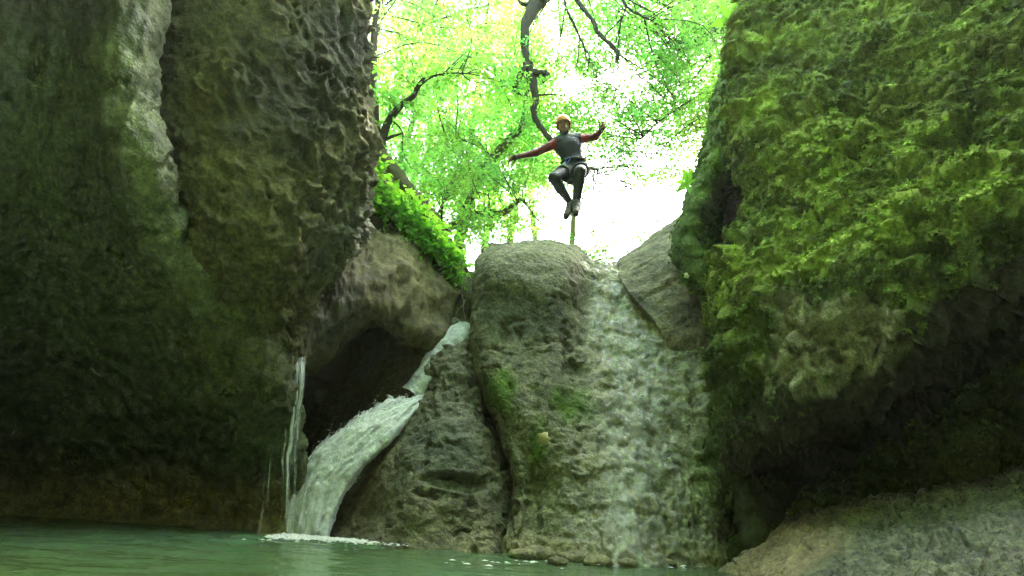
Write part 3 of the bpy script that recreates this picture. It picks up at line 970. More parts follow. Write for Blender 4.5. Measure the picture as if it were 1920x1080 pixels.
def build_rim():
    T = [(-200, 1412, 8.4), (-60, 1400, 8.2), (40, 1388, 8.0), (120, 1368, 7.9), (200, 1344, 7.8), (290, 1324, 7.7), (370, 1298, 7.65), (440, 1272, 7.6), (500, 1282, 7.55),
         (550, 1318, 7.5), (620, 1342, 7.45), (720, 1348, 7.35), (820, 1345, 7.25), (900, 1366, 7.15), (970, 1395, 7.0), (1060, 1410, 6.9)]
    rows = []
    for py, e, Y in T:
        hol = math.exp(-((py - 375) / 75) ** 2)
        rows.append([(e + 60, py, Y + 2.6), (e + 8, py, Y + 1.0), (e, py, Y + .35), (e + 20, py, Y), (e + 44 - 8 * hol, py, Y + .05 + .3 * hol), (e + 85 - 20 * hol, py, Y + .5 + .9 * hol), (e + 140, py, Y + 1.3), (e + 260, py, Y + 1.6)])
    nv, nu = 330, 150
    g = loft(rows, nv, nu)
    n = outward(g)
    s = np.stack([fbm(g * 2.2, 2, 170), fbm(g * 2.2, 2, 171), fbm(g * 2.2, 2, 172)], -1)
    d = .10 * fbm(g * 1.2, 4, 173)
    f1b, _, r2 = worley((g * 5.5 + .7 * s) * np.array([1, 1, .6]), 175)
    d += .08 * ridged(g * np.array([3.5, 3.5, 1.4]) + s, 4, 174)
    lump = .16 * (.5 - f1b) + .05 * r2 + .07 * (.5 - worley(g * np.array([13, 13, 8]), 176)[0]) + .015 * fbm(g * 30, 2, 177)
    g = g + n * d[..., None] + unit(n + np.array([0, 0, -.9])) * lump[..., None]
    nz = fbm(g * 1.5, 4, 178)
    col = stain(g, np.array([0.08, 0.125, 0.022]), 179, .5, 2.5)
    lime = sstep(-.1, .3, nz) * sstep(2.0, 3.2, g[..., 2])
    col = mixc(col, np.array([0.14, 0.22, 0.03]), lime * .8)
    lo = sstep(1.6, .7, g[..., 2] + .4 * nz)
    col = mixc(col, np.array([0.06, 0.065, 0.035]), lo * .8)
    root = rock("mossy_rim_rock", g, M_MOSSROCK, with_wet(col, .15 + .3 * lo), back=(1.2, 1.2, .2),
                label="narrow mossy rock rim beside the cascade behind the huge boulder", cat="rock")
    vv = np.argwhere((np.linspace(0, 1, nu)[None] + 0 * nz < .75) & (lo < .6))
    pick = vv[RNG.integers(0, len(vv), 6000)]
    a, b = pick[:, 0], pick[:, 1]
    tufts("moss", g[a, b], n[a, b], .04, col[a, b] * 1.3, root, 9)
    return root


def build_shelf():
    xs = [1290, 1345, 1410, 1480, 1560, 1690, 1820, 1950, 2150, 2450]
    back = [1075, 1062, 1020, 985, 955, 938, 915, 885, 860, 840]
    yb = [7.2, 7.1, 6.9, 6.6, 6.35, 6.1, 5.8, 5.5, 5.1, 4.6]
    back = [b_ + 12 for b_ in back]
    rows = [[(x, y - 12, Y + 1.6) for x, y, Y in zip(xs, back, yb)],
            [(x, y - 2, Y + .5) for x, y, Y in zip(xs, back, yb)],
            [(x, y + 4, Y) for x, y, Y in zip(xs, back, yb)],
            [(x, y + 30 + .02 * (x - 1290), Y - .45) for x, y, Y in zip(xs, back, yb)],
            [(x, y + 72 + .03 * (x - 1290), Y - 1.0) for x, y, Y in zip(xs, back, yb)],
            [(x, y + 130 + .05 * (x - 1290), Y - 1.6) for x, y, Y in zip(xs, back, yb)],
            [(x, y + 240 + .08 * (x - 1290), Y - 2.2) for x, y, Y in zip(xs, back, yb)],
            [(x, y + 420 + .1 * (x - 1290), Y - 2.6) for x, y, Y in zip(xs, back, yb)]]
    nv, nu = 240, 300
    g = loft(rows, nv, nu)
    n = outward(g)
    d = .09 * fbm(g * 1.4, 4, 181) + .05 * ridged(g * np.array([3, 3, 3]), 4, 182)
    f1, f2, rid = worley(g * np.array([7, 7, 9]) + 1.6 * np.stack([fbm(g * 2.5, 3, 183), fbm(g * 2.5, 3, 192), fbm(g * 2.5, 3, 193)], -1), 184)
    gr = sstep(2.7, 3.2, g[..., 0])
    d += (.01 + .035 * gr) * (.5 - f1) + .04 * gr * rid + .07 * gr * ridged(g * 5, 5, 194) - .05 * gr * sstep(.15, .4, fbm(g * 6, 4, 195))
    d -= .06 * sstep(.05, 0, np.abs(fbm(g * np.array([1.6, 1.6, 3]), 4, 196)))
    d += .022 * (.5 - worley(g * 17, 185)[0]) + .015 * fbm(g * 14, 3, 186)
    g = g + n * d[..., None]
    col = stain(g, np.array([0.16, 0.155, 0.125]), 187, .9, 5)
    tan = sstep(.3, .8, np.clip(blob(g, 1450, 1040, 6.2, .62, (.8, .6, 1)) + blob(g, 1370, 1075, 6.2, .55), 0, 1) + .2 * fbm(g * 4, 3, 188))
    col = mixc(col, stain(g, np.array([0.40, 0.28, 0.22]), 189, .3, 5), tan * .85)
    ye = np.clip(blob(g, 1590, 970, 6.1, .3), 0, 1) * sstep(-.2, .3, fbm(g * 5, 3, 190))
    col = mixc(col, np.array([0.25, 0.24, 0.08]), ye * .8)
    dk = sstep(.05, .35, fbm(g * 2.2, 4, 191))
    col = mixc(col, np.array([0.09, 0.09, 0.06]), dk * .55 * (1 - tan))
    return rock("rock_shelf", g, M_BOULDER, with_wet(col, .85 - .3 * tan), back=(.5, .5, -1.2),
                label="wet grey rock shelf sloping into the pool under the mossy boulder", cat="rock")


# ------------------------------------------------------------------ ground, gorge walls, pool
def build_setting():
    # gorge behind and around the viewpoint: two walls leaning in over the slot
    plan = np.array([(-11.5, 15), (-10.5, 10), (-9.2, 5), (-6.6, 1), (-5.2, -4), (-4.5, -9), (-1, -12.5), (3, -10.5), (4.6, -5), (5.4, 0), (6.6, 3.5), (8.5, 7), (9.5, 11), (10.5, 15)])
    zs = [(-1.5, 1.0, 1.0), (0.5, 1.0, 1.0), (3, .99, .92), (6, .95, .7), (9, .93, .5), (11, .95, .36), (13, .98, .26)]
    lean = lambda y, k, kb: kb + (k - kb) * float(sstep(-1.0, 5.0, np.array(y)))      # unseen walls pinched together downstream to block light from behind
    g = np.array([[(x * lean(y, k, kb), y * (1 if y > 0 else .5 + .5 * kb), z) for x, y in plan] for z, k, kb in zs])
    tv, tu = even(g, 90), even(np.swapaxes(g, 0, 1), 320)
    g = np.swapaxes(cr1(np.swapaxes(cr1(g, tv), 0, 1), tu), 0, 1)
    n = outward(g)
    g = g + n * (.5 * fbm(g * .5, 4, 201) + .15 * fbm(g * 2, 3, 202))[..., None]
    col = stain(g, np.array([0.11, 0.12, 0.06]), 203, .5, .8)
    mesh_obj("gorge_wall", g.reshape(-1, 3), grid_faces(90, 320), M_CLIFF, colors=with_wet(col, .2).reshape(-1, 4), kind="structure")

    # forest floor above the falls, rising on both sides of the stream bed
    nx, ny = 150, 150
    X, Y = np.meshgrid(np.linspace(-45, 45, nx), 10.2 + (np.linspace(0, 1, ny) ** 1.6) * 70)
    cx = 1.6 + .10 * (Y - 10)
    side = np.abs(X - cx)
    Z = 3.6 + .10 * (Y - 10) + .8 * np.clip(side - 1.8, 0, 6) ** 1.05 + .55 * np.clip(side - 7.8, 0, 40)
    G = np.stack([X, Y, Z], -1)
    G[..., 2] += .5 * fbm(G * .35, 4, 211) + .1 * fbm(G * 1.7, 3, 212)
    col = stain(G, np.array([0.11, 0.085, 0.045]), 213, .5, .7)
    grn = sstep(-.1, .3, fbm(G * .6, 3, 214))
    col = mixc(col, np.array([0.09, 0.12, 0.03]), grn * .7)
    mesh_obj("forest_ground", G.reshape(-1, 3), grid_faces(ny, nx), M_SOIL, colors=with_wet(col, .0).reshape(-1, 4), kind="structure")

    # pool bed
    bx = np.meshgrid(np.linspace(-14, 12, 60), np.linspace(-14, 16, 60))
    B = np.stack([bx[0], bx[1], -1.6 + .3 * fbm(np.stack([bx[0], bx[1], bx[0] * 0], -1) * .4, 3, 220)], -1)
    mesh_obj("pool_bed", B.reshape(-1, 3), grid_faces(60, 60), M_SOIL, colors=with_wet(np.full(B.shape, .12), .5).reshape(-1, 4), kind="structure")

    # pool water, rippled by the falls
    m, t, out = nodes_of("pool_water")
    b = N(t, "ShaderNodeBsdfPrincipled", Roughness=0.06)
    b.inputs["IOR"].default_value = 1.333
    tc = N(t, "ShaderNodeTexCoord")
    n0 = N(t, "ShaderNodeTexNoise", Scale=0.35, Detail=3.0)
    t.links.new(tc.outputs["Object"], n0.inputs["Vector"])
    t.links.new(ramp(t, n0.outputs[0], [(0.35, (0.055, 0.10, 0.035)), (0.7, (0.085, 0.165, 0.085))]), b.inputs["Base Color"])
    mp = N(t, "ShaderNodeMapping")
    mp.inputs["Scale"].default_value = (1.0, 1.6, 1)
    t.links.new(tc.outputs["Object"], mp.inputs[0])
    n1 = N(t, "ShaderNodeTexNoise", Scale=9.0, Detail=4.0)
    t.links.new(mp.outputs[0], n1.inputs["Vector"])
    bp = N(t, "ShaderNodeBump", Strength=0.25, Distance=0.02)
    t.links.new(n1.outputs[0], bp.inputs["Height"])
    t.links.new(bp.outputs[0], b.inputs["Normal"])
    t.links.new(b.outputs[0], out.inputs[0])
    xs = np.linspace(-12, 9, 300)
    ys = np.concatenate([np.linspace(-13, 1.5, 40)[:-1], np.linspace(1.5, 12, 240)])
    X, Y = np.meshgrid(xs, ys)
    src = P(570, 998, 8.5)
    D = np.hypot(X - src[0], Y - src[1])
    near = np.exp(-(D / 3.0) ** 2)
    Q = np.stack([X, Y, 0 * X], -1)
    Z = .018 * fbm(Q * np.array([1.6, 2.6, 1]), 3, 231) + (.008 + .03 * near) * fbm(Q * np.array([4, 6, 1]), 3, 232)
    Z += .02 * near * np.sin(D * 9 + 3 * fbm(Q * 1.5, 2, 233))
    mesh_obj("pool_water", np.stack([X, Y, Z], -1).reshape(-1, 3), grid_faces(len(ys), len(xs)), m, kind="structure")


# ------------------------------------------------------------------ falling water
def build_water():
    # main chute
    L = [(800, 742, 9.0), (772, 750, 8.78), (730, 762, 8.65), (685, 782, 8.55), (640, 815, 8.45), (595, 850, 8.38), (562, 890, 8.34), (543, 940, 8.32), (534, 1000, 8.3), (534, 1030, 8.3)]
    Rr = [(802, 748, 9.0), (788, 758, 8.72), (765, 785, 8.55), (738, 815, 8.45), (708, 845, 8.38), (675, 878, 8.32), (650, 910, 8.3), (630, 950, 8.28), (615, 1000, 8.25), (613, 1030, 8.25)]
    rows = []
    for a, b in zip(L, Rr):
        a, b = np.array(a, float), np.array(b, float)
        r = [tuple(a + np.array([4, 2, .35]))]
        for k in (0, .2, .4, .6, .8, 1.0):
            q = a + (b - a) * k
            q[2] -= .07 * math.sin(math.pi * k) ** .6
            r.append(tuple(q))
        r.append(tuple(b + np.array([-4, 2, .3])))
        rows.append([(x, y, Y - .16) for x, y, Y in r])
    nv, nu = 220, 110
    g = loft(rows, nv, nu)
    n = outward(g)
    flow = unit(np.gradient(g, axis=0))
    a = (g * flow).sum(-1)
    vv = np.linspace(0, 1, nv)[:, None] * 14
    uu = np.linspace(0, 1, nu)[None] * 3.2
    q = np.stack([np.broadcast_to(vv, (nv, nu)), np.broadcast_to(uu, (nv, nu)) * 3.2, 0 * g[..., 0]], -1)
    edge = np.exp(-((np.linspace(0, 1, nu)[None] - .12) / .1) ** 2)
    d = .05 * fbm(q * np.array([.3, .5, 1]), 3, 301) + .045 * ridged(q * np.array([.2, 1.1, 1]), 4, 303) + .03 * fbm(q * np.array([.7, 1.1, 1]), 4, 306) + .012 * fbm(q * np.array([1.5, 3, 1]), 3, 304)
    g = g + n * d[..., None]
    g[..., 2] += (edge * .24 * np.clip(fbm(q * np.array([.8, .15, 1]), 4, 305) + .15, 0, 1)) * sstep(0.02, .12, np.linspace(0, 1, nv))[:, None]
    ul = np.linspace(0, 1, nu)[None]
    air = 1.02 + .75 * fbm(q * np.array([.25, 1.6, 1]), 4, 307) + .75 * fbm(q * np.array([.9, 1.7, 1]), 4, 308)
    air = air * sstep(.02, .3, ul + .22 * fbm(q * np.array([.8, .3, 1]), 4, 309)) * (.35 + .65 * sstep(1.0, .8, ul))
    o = mesh_obj("waterfall", g.reshape(-1, 3), grid_faces(nv, nu), M_CHUTE, colors=np.repeat(np.clip(air, 0, 1).reshape(-1, 1), 3, 1),
             label="white water chute sliding down beside the low boulder into the pool", cat="waterfall")
    # drops thrown off its upper edge
    mb = MB()
    ico = np.array([(0, 0, 1), (1, 0, 0), (0, 1, 0), (-1, 0, 0), (0, -1, 0), (0, 0, -1)], float)
    fc = [(0, 1, 2), (0, 2, 3), (0, 3, 4), (0, 4, 1), (5, 2, 1), (5, 3, 2), (5, 4, 3), (5, 1, 4)]
    V, Fc, k = [], [], 0
    for i in range(150):
        s = int(nv * RNG.uniform(.1, .98))
        c = g[s, int(nu * RNG.uniform(.02, .3))] + RNG.normal(0, 1, 3) * np.array([.05, .05, .05]) + np.array([-.02, 0, abs(RNG.normal(0, .06))])
        r = RNG.uniform(.003, .008)
        V.append(ico * r * np.array([1, 1, RNG.uniform(1, 2)]) + c)
        Fc += [tuple(np.array(x) + k) for x in fc]
        k += 6
    mesh_obj("spray", np.concatenate(V), Fc, M_FOAM, o, kind="stuff")

    # froth riding on the chute, thickest along its torn upper edge and at its foot
    V, Fc, k = [], [], 0
    fl = unit(np.gradient(g, axis=0))
    for i in range(1300):
        a = min(nv - 2, int(nv * RNG.uniform(.05, 1) ** .85))
        u_ = RNG.random() ** 3.2 * .9 + .02
        b = int(nu * u_)
        if air[a, b] < .35 and RNG.random() < .7:
            continue
        r = RNG.uniform(.003, .010) * (1.25 - .7 * u_)
        c = g[a, b] + n[a, b] * r * .4 + RNG.normal(0, .012, 3) + np.array([0, 0, abs(RNG.normal(0, .035)) * max(0, .35 - u_) * 3])
        o3 = ico * r * RNG.uniform(.6, 1.2, (6, 1))
        V.append(o3 + fl[a, b] * (o3 @ fl[a, b])[:, None] * RNG.uniform(1.5, 6.0) + c)
        Fc += [tuple(np.array(x) + k) for x in fc]
        k += 6
    mesh_obj("froth", np.concatenate(V), Fc, M_FOAM, o, kind="stuff")

    # upper run of the chute, higher in the groove
    L = [(868, 612, 9.35), (845, 628, 9.2), (822, 655, 9.1), (800, 690, 9.02), (782, 716, 8.98), (766, 735, 9.0)]
    Rr = [(884, 618, 9.35), (874, 632, 9.15), (860, 658, 9.05), (838, 692, 8.98), (815, 722, 8.92), (792, 742, 8.95)]
    rows = []
    for a, b in zip(L, Rr):
        a, b = np.array(a, float), np.array(b, float)
        rows.append([tuple(a + np.array([0, 0, .2]))] + [tuple(a + (b - a) * k - np.array([0, 0, .12 * math.sin(math.pi * k)])) for k in (0, .33, .66, 1)] + [tuple(b + np.array([0, 0, .2]))])
    g2 = loft(rows, 120, 60)
    n2 = outward(g2)
    d = .05 * fbm(g2 * np.array([4, 4, 4]), 4, 311) + .02 * fbm(g2 * 12, 3, 312)
    g2 = g2 + n2 * (d + .10)[..., None]
    air2 = np.clip(.75 + .7 * fbm(g2 * 7, 4, 313), 0, 1) * np.sin(np.pi * np.linspace(0, 1, 60))[None] ** .4
    mesh_obj("waterfall", g2.reshape(-1, 3), grid_faces(120, 60), M_CHUTE, colors=np.repeat(air2.reshape(-1, 1), 3, 1),
         label="short upper run of white water in the groove above the chute", cat="waterfall")

    # thin glassy fall from the left end of the ledge: separate strands
    root = empty("thin_waterfall", P(535, 1000, 7.75), "thin glassy strands of water falling off the arching ledge beside the cliff", "waterfall")
    for sh, (xa, xb, ya, yb2, sd_, thr) in enumerate(((546, 580, 522, 549, 331, -.12), (540, 560, 480, 535, 337, .22))):
        rows = []
        for k in range(9):
            v = k / 8
            l, r_ = xa + (ya - xa) * v ** .75, xb + (yb2 - xb) * v ** .75
            rows.append([(l + (r_ - l) * u, 640 + 368 * v, 7.85 - .22 * min(1, v * 5) - .05 * math.sin(math.pi * u) + .04 * sh) for u in (0, .33, .67, 1)])
        gs = loft(rows, 200, 44)
        uu, vv = np.meshgrid(np.linspace(0, 1, 44), np.linspace(0, 1, 200))
        w = np.stack([uu * 5 + .5 * fbm(np.stack([vv * 3, uu, vv * 0], -1), 2, sd_), vv * 1.6, 0 * uu], -1)
        st = fbm(w * np.array([1, 1, 1]), 4, sd_ + 1)
        gs[..., 0] += .05 * fbm(np.stack([vv * 4, uu * .6, 0 * uu], -1), 3, sd_ + 3)
        gs[..., 1] -= .05 * st + .02 * fbm(w * np.array([3, 6, 1]), 2, sd_ + 2)
        F = grid_faces(200, 44)
        al = sstep(thr - .12, thr + .35, st + .35 * sstep(.35, .0, vv)) * np.sin(np.pi * uu) ** .5
        ok = al > .01
        F = F[ok.ravel()[F].all(1)]
        us = np.unique(F)
        mp_ = np.zeros(200 * 44, int)
        mp_[us] = np.arange(len(us))
        put_under(mesh_obj("water_sheet", gs.reshape(-1, 3)[us], mp_[F], M_GLASSY, colors=np.repeat(al.reshape(-1, 1)[us], 3, 1), kind="stuff"), root)

    # film of water over the stepped right face
    g, n, cas = A_GRID
    nv, nu = g.shape[:2]
    q = g * np.array([6.5, 6.5, .75]) + .6 * np.stack([fbm(g * 3, 2, 321), fbm(g * 3, 2, 322), fbm(g * 3, 2, 323)], -1)
    st = ridged(q, 4, 324)
    bx = g[..., 0] + .3 * fbm(g * np.array([2, 2, .8]), 4, 325)
    band = sstep(1.05, 1.5, bx) * sstep(2.6, 1.9, bx)
    core = np.exp(-((bx - (1.62 - .12 * (4 - g[..., 2]))) / .35) ** 2)
    amount = st * band + .22 * core + .35 * sstep(1.3, .2, g[..., 2]) * core
    al = .62 * sstep(.2, 1.0, amount) * sstep(4.0, 3.85, g[..., 2]) * sstep(9.3, 9.1, g[..., 1])
    vis = (al > .01) & (g[..., 2] > -.05)
    gf = g + n * (.012 + .02 * np.clip(st, 0, 1))[..., None]
    F = grid_faces(nv, nu)
    F = F[vis.ravel()[F].all(1)]
    used = np.unique(F)
    remap = np.zeros(nv * nu, int)
    remap[used] = np.arange(len(used))
    mesh_obj("cascade", gf.reshape(-1, 3)[used], remap[F], M_FILM, colors=np.repeat(al.reshape(-1, 1)[used], 3, 1),
             label="thin cascade of water trickling down the stepped face of the wedged boulder", cat="waterfall")

    # foam lying on the pool where the falls land
    V, Fc, Cc, k = [], [], [], 0
    def disc(c, rx, ry, h):
        nonlocal k
        th = np.linspace(0, 2 * math.pi, 9, endpoint=False) + RNG.uniform(0, 1)
        rr = RNG.uniform(.65, 1.2, 9)
        ring = np.stack([c[0] + rx * rr * np.cos(th), c[1] + ry * rr * np.sin(th), np.full(9, c[2])], -1)
        V.append(np.concatenate([ring, [[c[0], c[1], c[2] + h]]]))
        for j in range(9):
            Fc.append((k + j, k + (j + 1) % 9, k + 9))
        k += 10
    for i in range(1100):
        t = RNG.random() ** 1.3
        px = 535 + 260 * t
        py = 1003 + 22 * t
        c = PW(px, py, .015)
        c = c + np.array([RNG.normal(0, .05), -abs(RNG.normal(0, .3)) * (1.2 - t), RNG.uniform(0, .02)])
        s = RNG.uniform(.008, .035) * (1.1 - .6 * t)
        disc(c, s, s * .7, s * .5)
    for i in range(45):
        px = RNG.uniform(820, 1330)
        c = PW(px, 1050 + .01 * (px - 900) + abs(RNG.normal(0, 5)), .012)
        s = RNG.uniform(.008, .03)
        disc(c, s * 1.6, s * .7, s * .4)
    mesh_obj("foam", np.concatenate(V), Fc, M_FOAM, label="pale foam line on the pool where the chute lands", cat="foam", kind="stuff")


M_GLASSY = white_water("falling_strands", 0.75, (0.66, 0.72, 0.6), 0.1, 8, True)


# ------------------------------------------------------------------ stones at the foot
def build_stones():
    spots = [(1010, 1040, .16), (1075, 1046, .13), (1120, 1052, .11), (1265, 1035, .15), (1300, 1040, .12), (1318, 1030, .14), (1220, 1052, .09), (980, 1040, .11), (1330, 1050, .10), (1175, 1055, .08), (1250, 1055, .07), (1045, 1052, .08)]
    names = ["pale stone at the waterline below the moss patches", "rounded tan stone at the foot of the cascade's bank", "small wet stone under the dripping cascade",
             "tan stone lying right of the cascade's foot", "grey stone between the tan stone and the mossy rim", "stone tucked against the base of the mossy rim",
             "flat stone awash below the cascade", "stone at the lower end of the dark crack", "small stone where the shelf meets the pool", "little stone awash mid cascade",
             "little stone just left of the tan one", "little pale stone near the waterline bank"]
    for i, ((px, py, s), lb) in enumerate(zip(spots, names)):
        c = PW(px, py, .03)
        c[1] -= .05
        nu, nv = 26, 18
        th, ph = np.meshgrid(np.linspace(0, 2 * math.pi, nu), np.linspace(.02, math.pi - .02, nv))
        d = np.stack([np.cos(th) * np.sin(ph), np.sin(th) * np.sin(ph), np.cos(ph)], -1)
        r = 1 + .28 * fbm(d * 1.3 + i * 7, 3, 500) + .06 * fbm(d * 6 + i, 2, 501)
        g = c + d * r[..., None] * s * np.array([1.35, .9, .6])
        col = stain(g, np.array([0.27, 0.235, 0.16]) * random.uniform(.75, 1.15), 502 + i, .35, 8)
        mesh_obj("stone", g.reshape(-1, 3), grid_faces(nv, nu), M_BOULDER, colors=with_wet(col, .5).reshape(-1, 4), label=lb, cat="stone", group="stones at the foot of the cascade")


# ------------------------------------------------------------------ bank with plants
def build_bank():
    crest = [(650, 250, 9.9), (700, 285, 9.9), (745, 335, 10.0), (790, 395, 10.1), (830, 455, 10.1), (862, 515, 10.1), (895, 560, 10.2)]
    rows = [[(x, y + 5, Y + 1.2) for x, y, Y in crest], crest,
            [(650, 330, 9.4), (696, 345, 9.35), (738, 395, 9.4), (780, 445, 9.5), (818, 492, 9.6), (850, 532, 9.7), (880, 575, 9.8)],
            [(650, 400, 9.2), (694, 410, 9.1), (732, 440, 9.15), (772, 482, 9.25), (812, 520, 9.4), (845, 552, 9.55), (875, 600, 9.7)],
            [(650, 470, 9.1), (692, 472, 9.0), (730, 480, 9.05), (768, 515, 9.15), (806, 555, 9.3), (840, 585, 9.5), (870, 620, 9.6)],
            [(650, 560, 9.3), (692, 540, 9.2), (730, 540, 9.3), (768, 570, 9.4), (806, 600, 9.5), (840, 630, 9.7), (870, 660, 9.8)]]
    g = loft(rows, 110, 110)
    n = outward(g)
    d = .12 * fbm(g * 1.8, 4, 521) + .07 * ridged(g * np.array([4, 4, 1.2]), 3, 522) + .03 * fbm(g * 9, 3, 523)
    g = g + n * d[..., None]
    col = stain(g, np.array([0.10, 0.085, 0.045]), 524, .5, 3)
    col = mixc(col, np.array([0.10, 0.13, 0.03]), sstep(0, .3, fbm(g * 3, 3, 525)) * .7)
    root = rock("earth_bank", g, M_SOIL, with_wet(col, .1), back=(0, 1.2, -.2),
                label="steep earth bank with hanging roots between the overhang and the wedged boulder", cat="bank")
    # hanging roots
    for i in range(26):
        a = RNG.integers(50, 92)
        b = RNG.integers(25, 104)
        p = g[a, b] + n[a, b] * .06
        l = random.uniform(.25, .7)
        mb = MB()
        pts = [p + np.array([random.uniform(-.04, .04) * k, -.03 * min(k, 2), -l * k / 4]) for k in range(5)]
        mb.tube(pts, [.012, .01, .008, .006, .003], 5, sub=3, c=(.28, .26, .15))
        mb.build("root", M_BARK, root)
    # plants: each a tuft of leaves on stems
    tufts = []
    for i in range(60):
        t = random.random()
        px = 695 + 155 * t + random.uniform(-10, 14)
        lo = np.interp(px, [690, 740, 780, 820, 850], [330, 400, 440, 480, 515])
        py = lo + random.uniform(-34, 34 if px < 800 else 14)
        Y = np.interp(px, [690, 770, 850], [9.15, 9.3, 9.6]) - .05
        tufts.append((px, py, Y))
    tufts.sort()
    for i, (px, py, Y) in enumerate(tufts):
        c = P(px, py, Y)
        k = 34
        off = RNG.normal(0, 1, (k, 3)) * np.array([.13, .12, .10])
        cen = c + off + np.array([0, -.12, .07])
        ax = unit(off + np.array([0, -.12, -.08]) + RNG.normal(0, .06, (k, 3)))
        nr = unit(np.array([.1, .1, 1.0]) + RNG.normal(0, .45, (k, 3)))
        ln = RNG.uniform(.08, .18, k)
        v, f = leaf_mesh(cen, ln, ln * RNG.uniform(.5, .75, k), ax, nr, .1)
        cc = np.array([1, 1, 1]) * RNG.uniform(.75, 1.2, (k, 1)) * RNG.normal(1, .05, (k, 3))
        pl = empty("bank_plant", c, "bright green leafy plant growing on the sunlit earth bank", "plant", "leafy plants on the earth bank")
        put_under(mesh_obj("leaves", v, f, M_PLANT, None, smooth=False, colors=np.repeat(cc, 4, 0), kind="stuff"), pl)
        mb = MB()
        for j in range(5):
            e = cen[j * 6]
            mb.tube([c + np.array([0, .06, -.05]), (c + e) / 2 + np.array([0, 0, .03]), e], [.005, .004, .002], 4, sub=2, c=(.16, .2, .06))
        put_under(mb.build("stems", M_BARK), pl)


# ------------------------------------------------------------------ trees
BARK_MOSS = (0.085, 0.085, 0.035)
BARK_DARK = (0.06, 0.05, 0.032)
LEAVES = 0


def crown(name, sprays, tree, size=(.05, .085), dens=130, mat=None, flat=.16):
    """sprays: list of (centre, radius); flattened layers of leaves with gaps between"""
    cs, ls, ax_, nr_, co_ = [], [], [], [], []
    for c, r in sprays:
        k = max(14, int(1.6 * dens * (r / .6) ** 2 * random.uniform(.7, 1.2)))
        th = RNG.uniform(0, 2 * math.pi, k)
        rad = r * np.sqrt(RNG.random(k)) * (1 + .25 * np.sin(th * 3 + RNG.uniform(0, 6)))
        tilt = RNG.normal(0, .22, 2)
        off = np.stack([rad * np.cos(th), rad * np.sin(th), RNG.normal(0, flat * r, k)], -1)
        off[:, 2] += off[:, 0] * tilt[0] + off[:, 1] * tilt[1] - .25 * rad ** 2 / r
        cs.append(c + off)
        ax_.append(unit(off * np.array([1, 1, .3]) + RNG.normal(0, .35 * r, (k, 3))))
        nr_.append(unit(np.array([0, 0, 1.0]) + RNG.normal(0, .42, (k, 3))))
        ls.append(RNG.uniform(size[0], size[1], k))
        co_.append(np.ones((k, 3)) * RNG.uniform(.6, 1.15) * RNG.uniform(.7, 1.2, (k, 1)) * np.array([RNG.uniform(.65, 1.2), 1, RNG.uniform(.6, 1.5)]))
    cen, ax, nr = np.concatenate(cs), np.concatenate(ax_), np.concatenate(nr_)
    ln, co = np.concatenate(ls), np.concatenate(co_)
    v, f = leaf_mesh(cen, ln, ln * RNG.uniform(.55, .75, len(ln)), ax, nr, .08)
    o = mesh_obj("crown", v, f, mat or M_LEAF, None, smooth=False, colors=np.repeat(np.clip(co, .2, 1.4), 4, 0))
    return put_under(o, tree)


def limbs(tree, name, paths, col=BARK_MOSS, rough=.35, sides=9, seed=0):
    for i, (pts, rad) in enumerate(paths):
        mb = MB()
        mb.tube(pts, rad, sides, rough=rough, seed=600 + seed + i, c=col, sub=6)
        put_under(mb.build(name, M_BARK), tree)


def twigs(tree, anchors, sprays, col=BARK_DARK):
    """thin twigs from the nearest limb point to each spray, one mesh"""
    mb = MB()
    A = np.array(anchors)
    A = np.concatenate([A[:-1] + (A[1:] - A[:-1]) * k for k in np.linspace(0, 1, 7)[:-1]] + [A[-1:]]) if len(A) > 1 else A
    for c, r in sprays:
        if random.random() < .35:
            continue
        j = np.argsort(((A - c) ** 2).sum(1))[:9]
        a = A[random.choice(list(j))]
        L = np.linalg.norm(c - a)
        if L > 3.2:
            a = c + (a - c) * (3.2 / L)
            L = 3.2
        m = (a + c) / 2 + RNG.normal(0, .08 * L, 3) + np.array([0, 0, .08 * L])
        mb.tube([a, m, c, c + (c - m) * .5], [.006 + .005 * L, .006 + .002 * L, .005, .002], 5, sub=3, c=col)
    o = mb.build("twigs", M_BARK)
    o["kind"] = "stuff"
    return put_under(o, tree)


def pts(*a):
    return [P(*q) for q in a]


def scatter(n, x0, x1, y0, y1, Y0, Y1, r0=.3, r1=.7, keep=None):
    out = []
    tries = 0
    while len(out) < n and tries < n * 30:
        tries += 1
        px, py, Y = random.uniform(x0, x1), random.uniform(y0, y1), random.uniform(Y0, Y1)
        if keep is not None and random.random() > keep(px, py):
            continue
        out.append((P(px, py, Y), random.uniform(r0, r1) * (Y / 13) ** .5))
    return out


def open_sky(px, py):
    """share of leaves in a direction: thin where the photograph's canopy opens"""
    k = 1.0
    for cx, cy, rx, ry, a in ((1190, 405, 62, 62, 1.0), (1065, 165, 60, 50, .5), (1060, 60, 50, 40, .45), (1115, 300, 50, 45, .6),
                              (850, 80, 70, 22, .3), (1215, 140, 40, 25, .3), (1180, 480, 70, 40, .7)):
        e = ((px - cx) / rx) ** 2 + ((py - cy) / ry) ** 2
        k *= 1 - a * math.exp(-e ** 1.5)
    return max(k, 0.0)


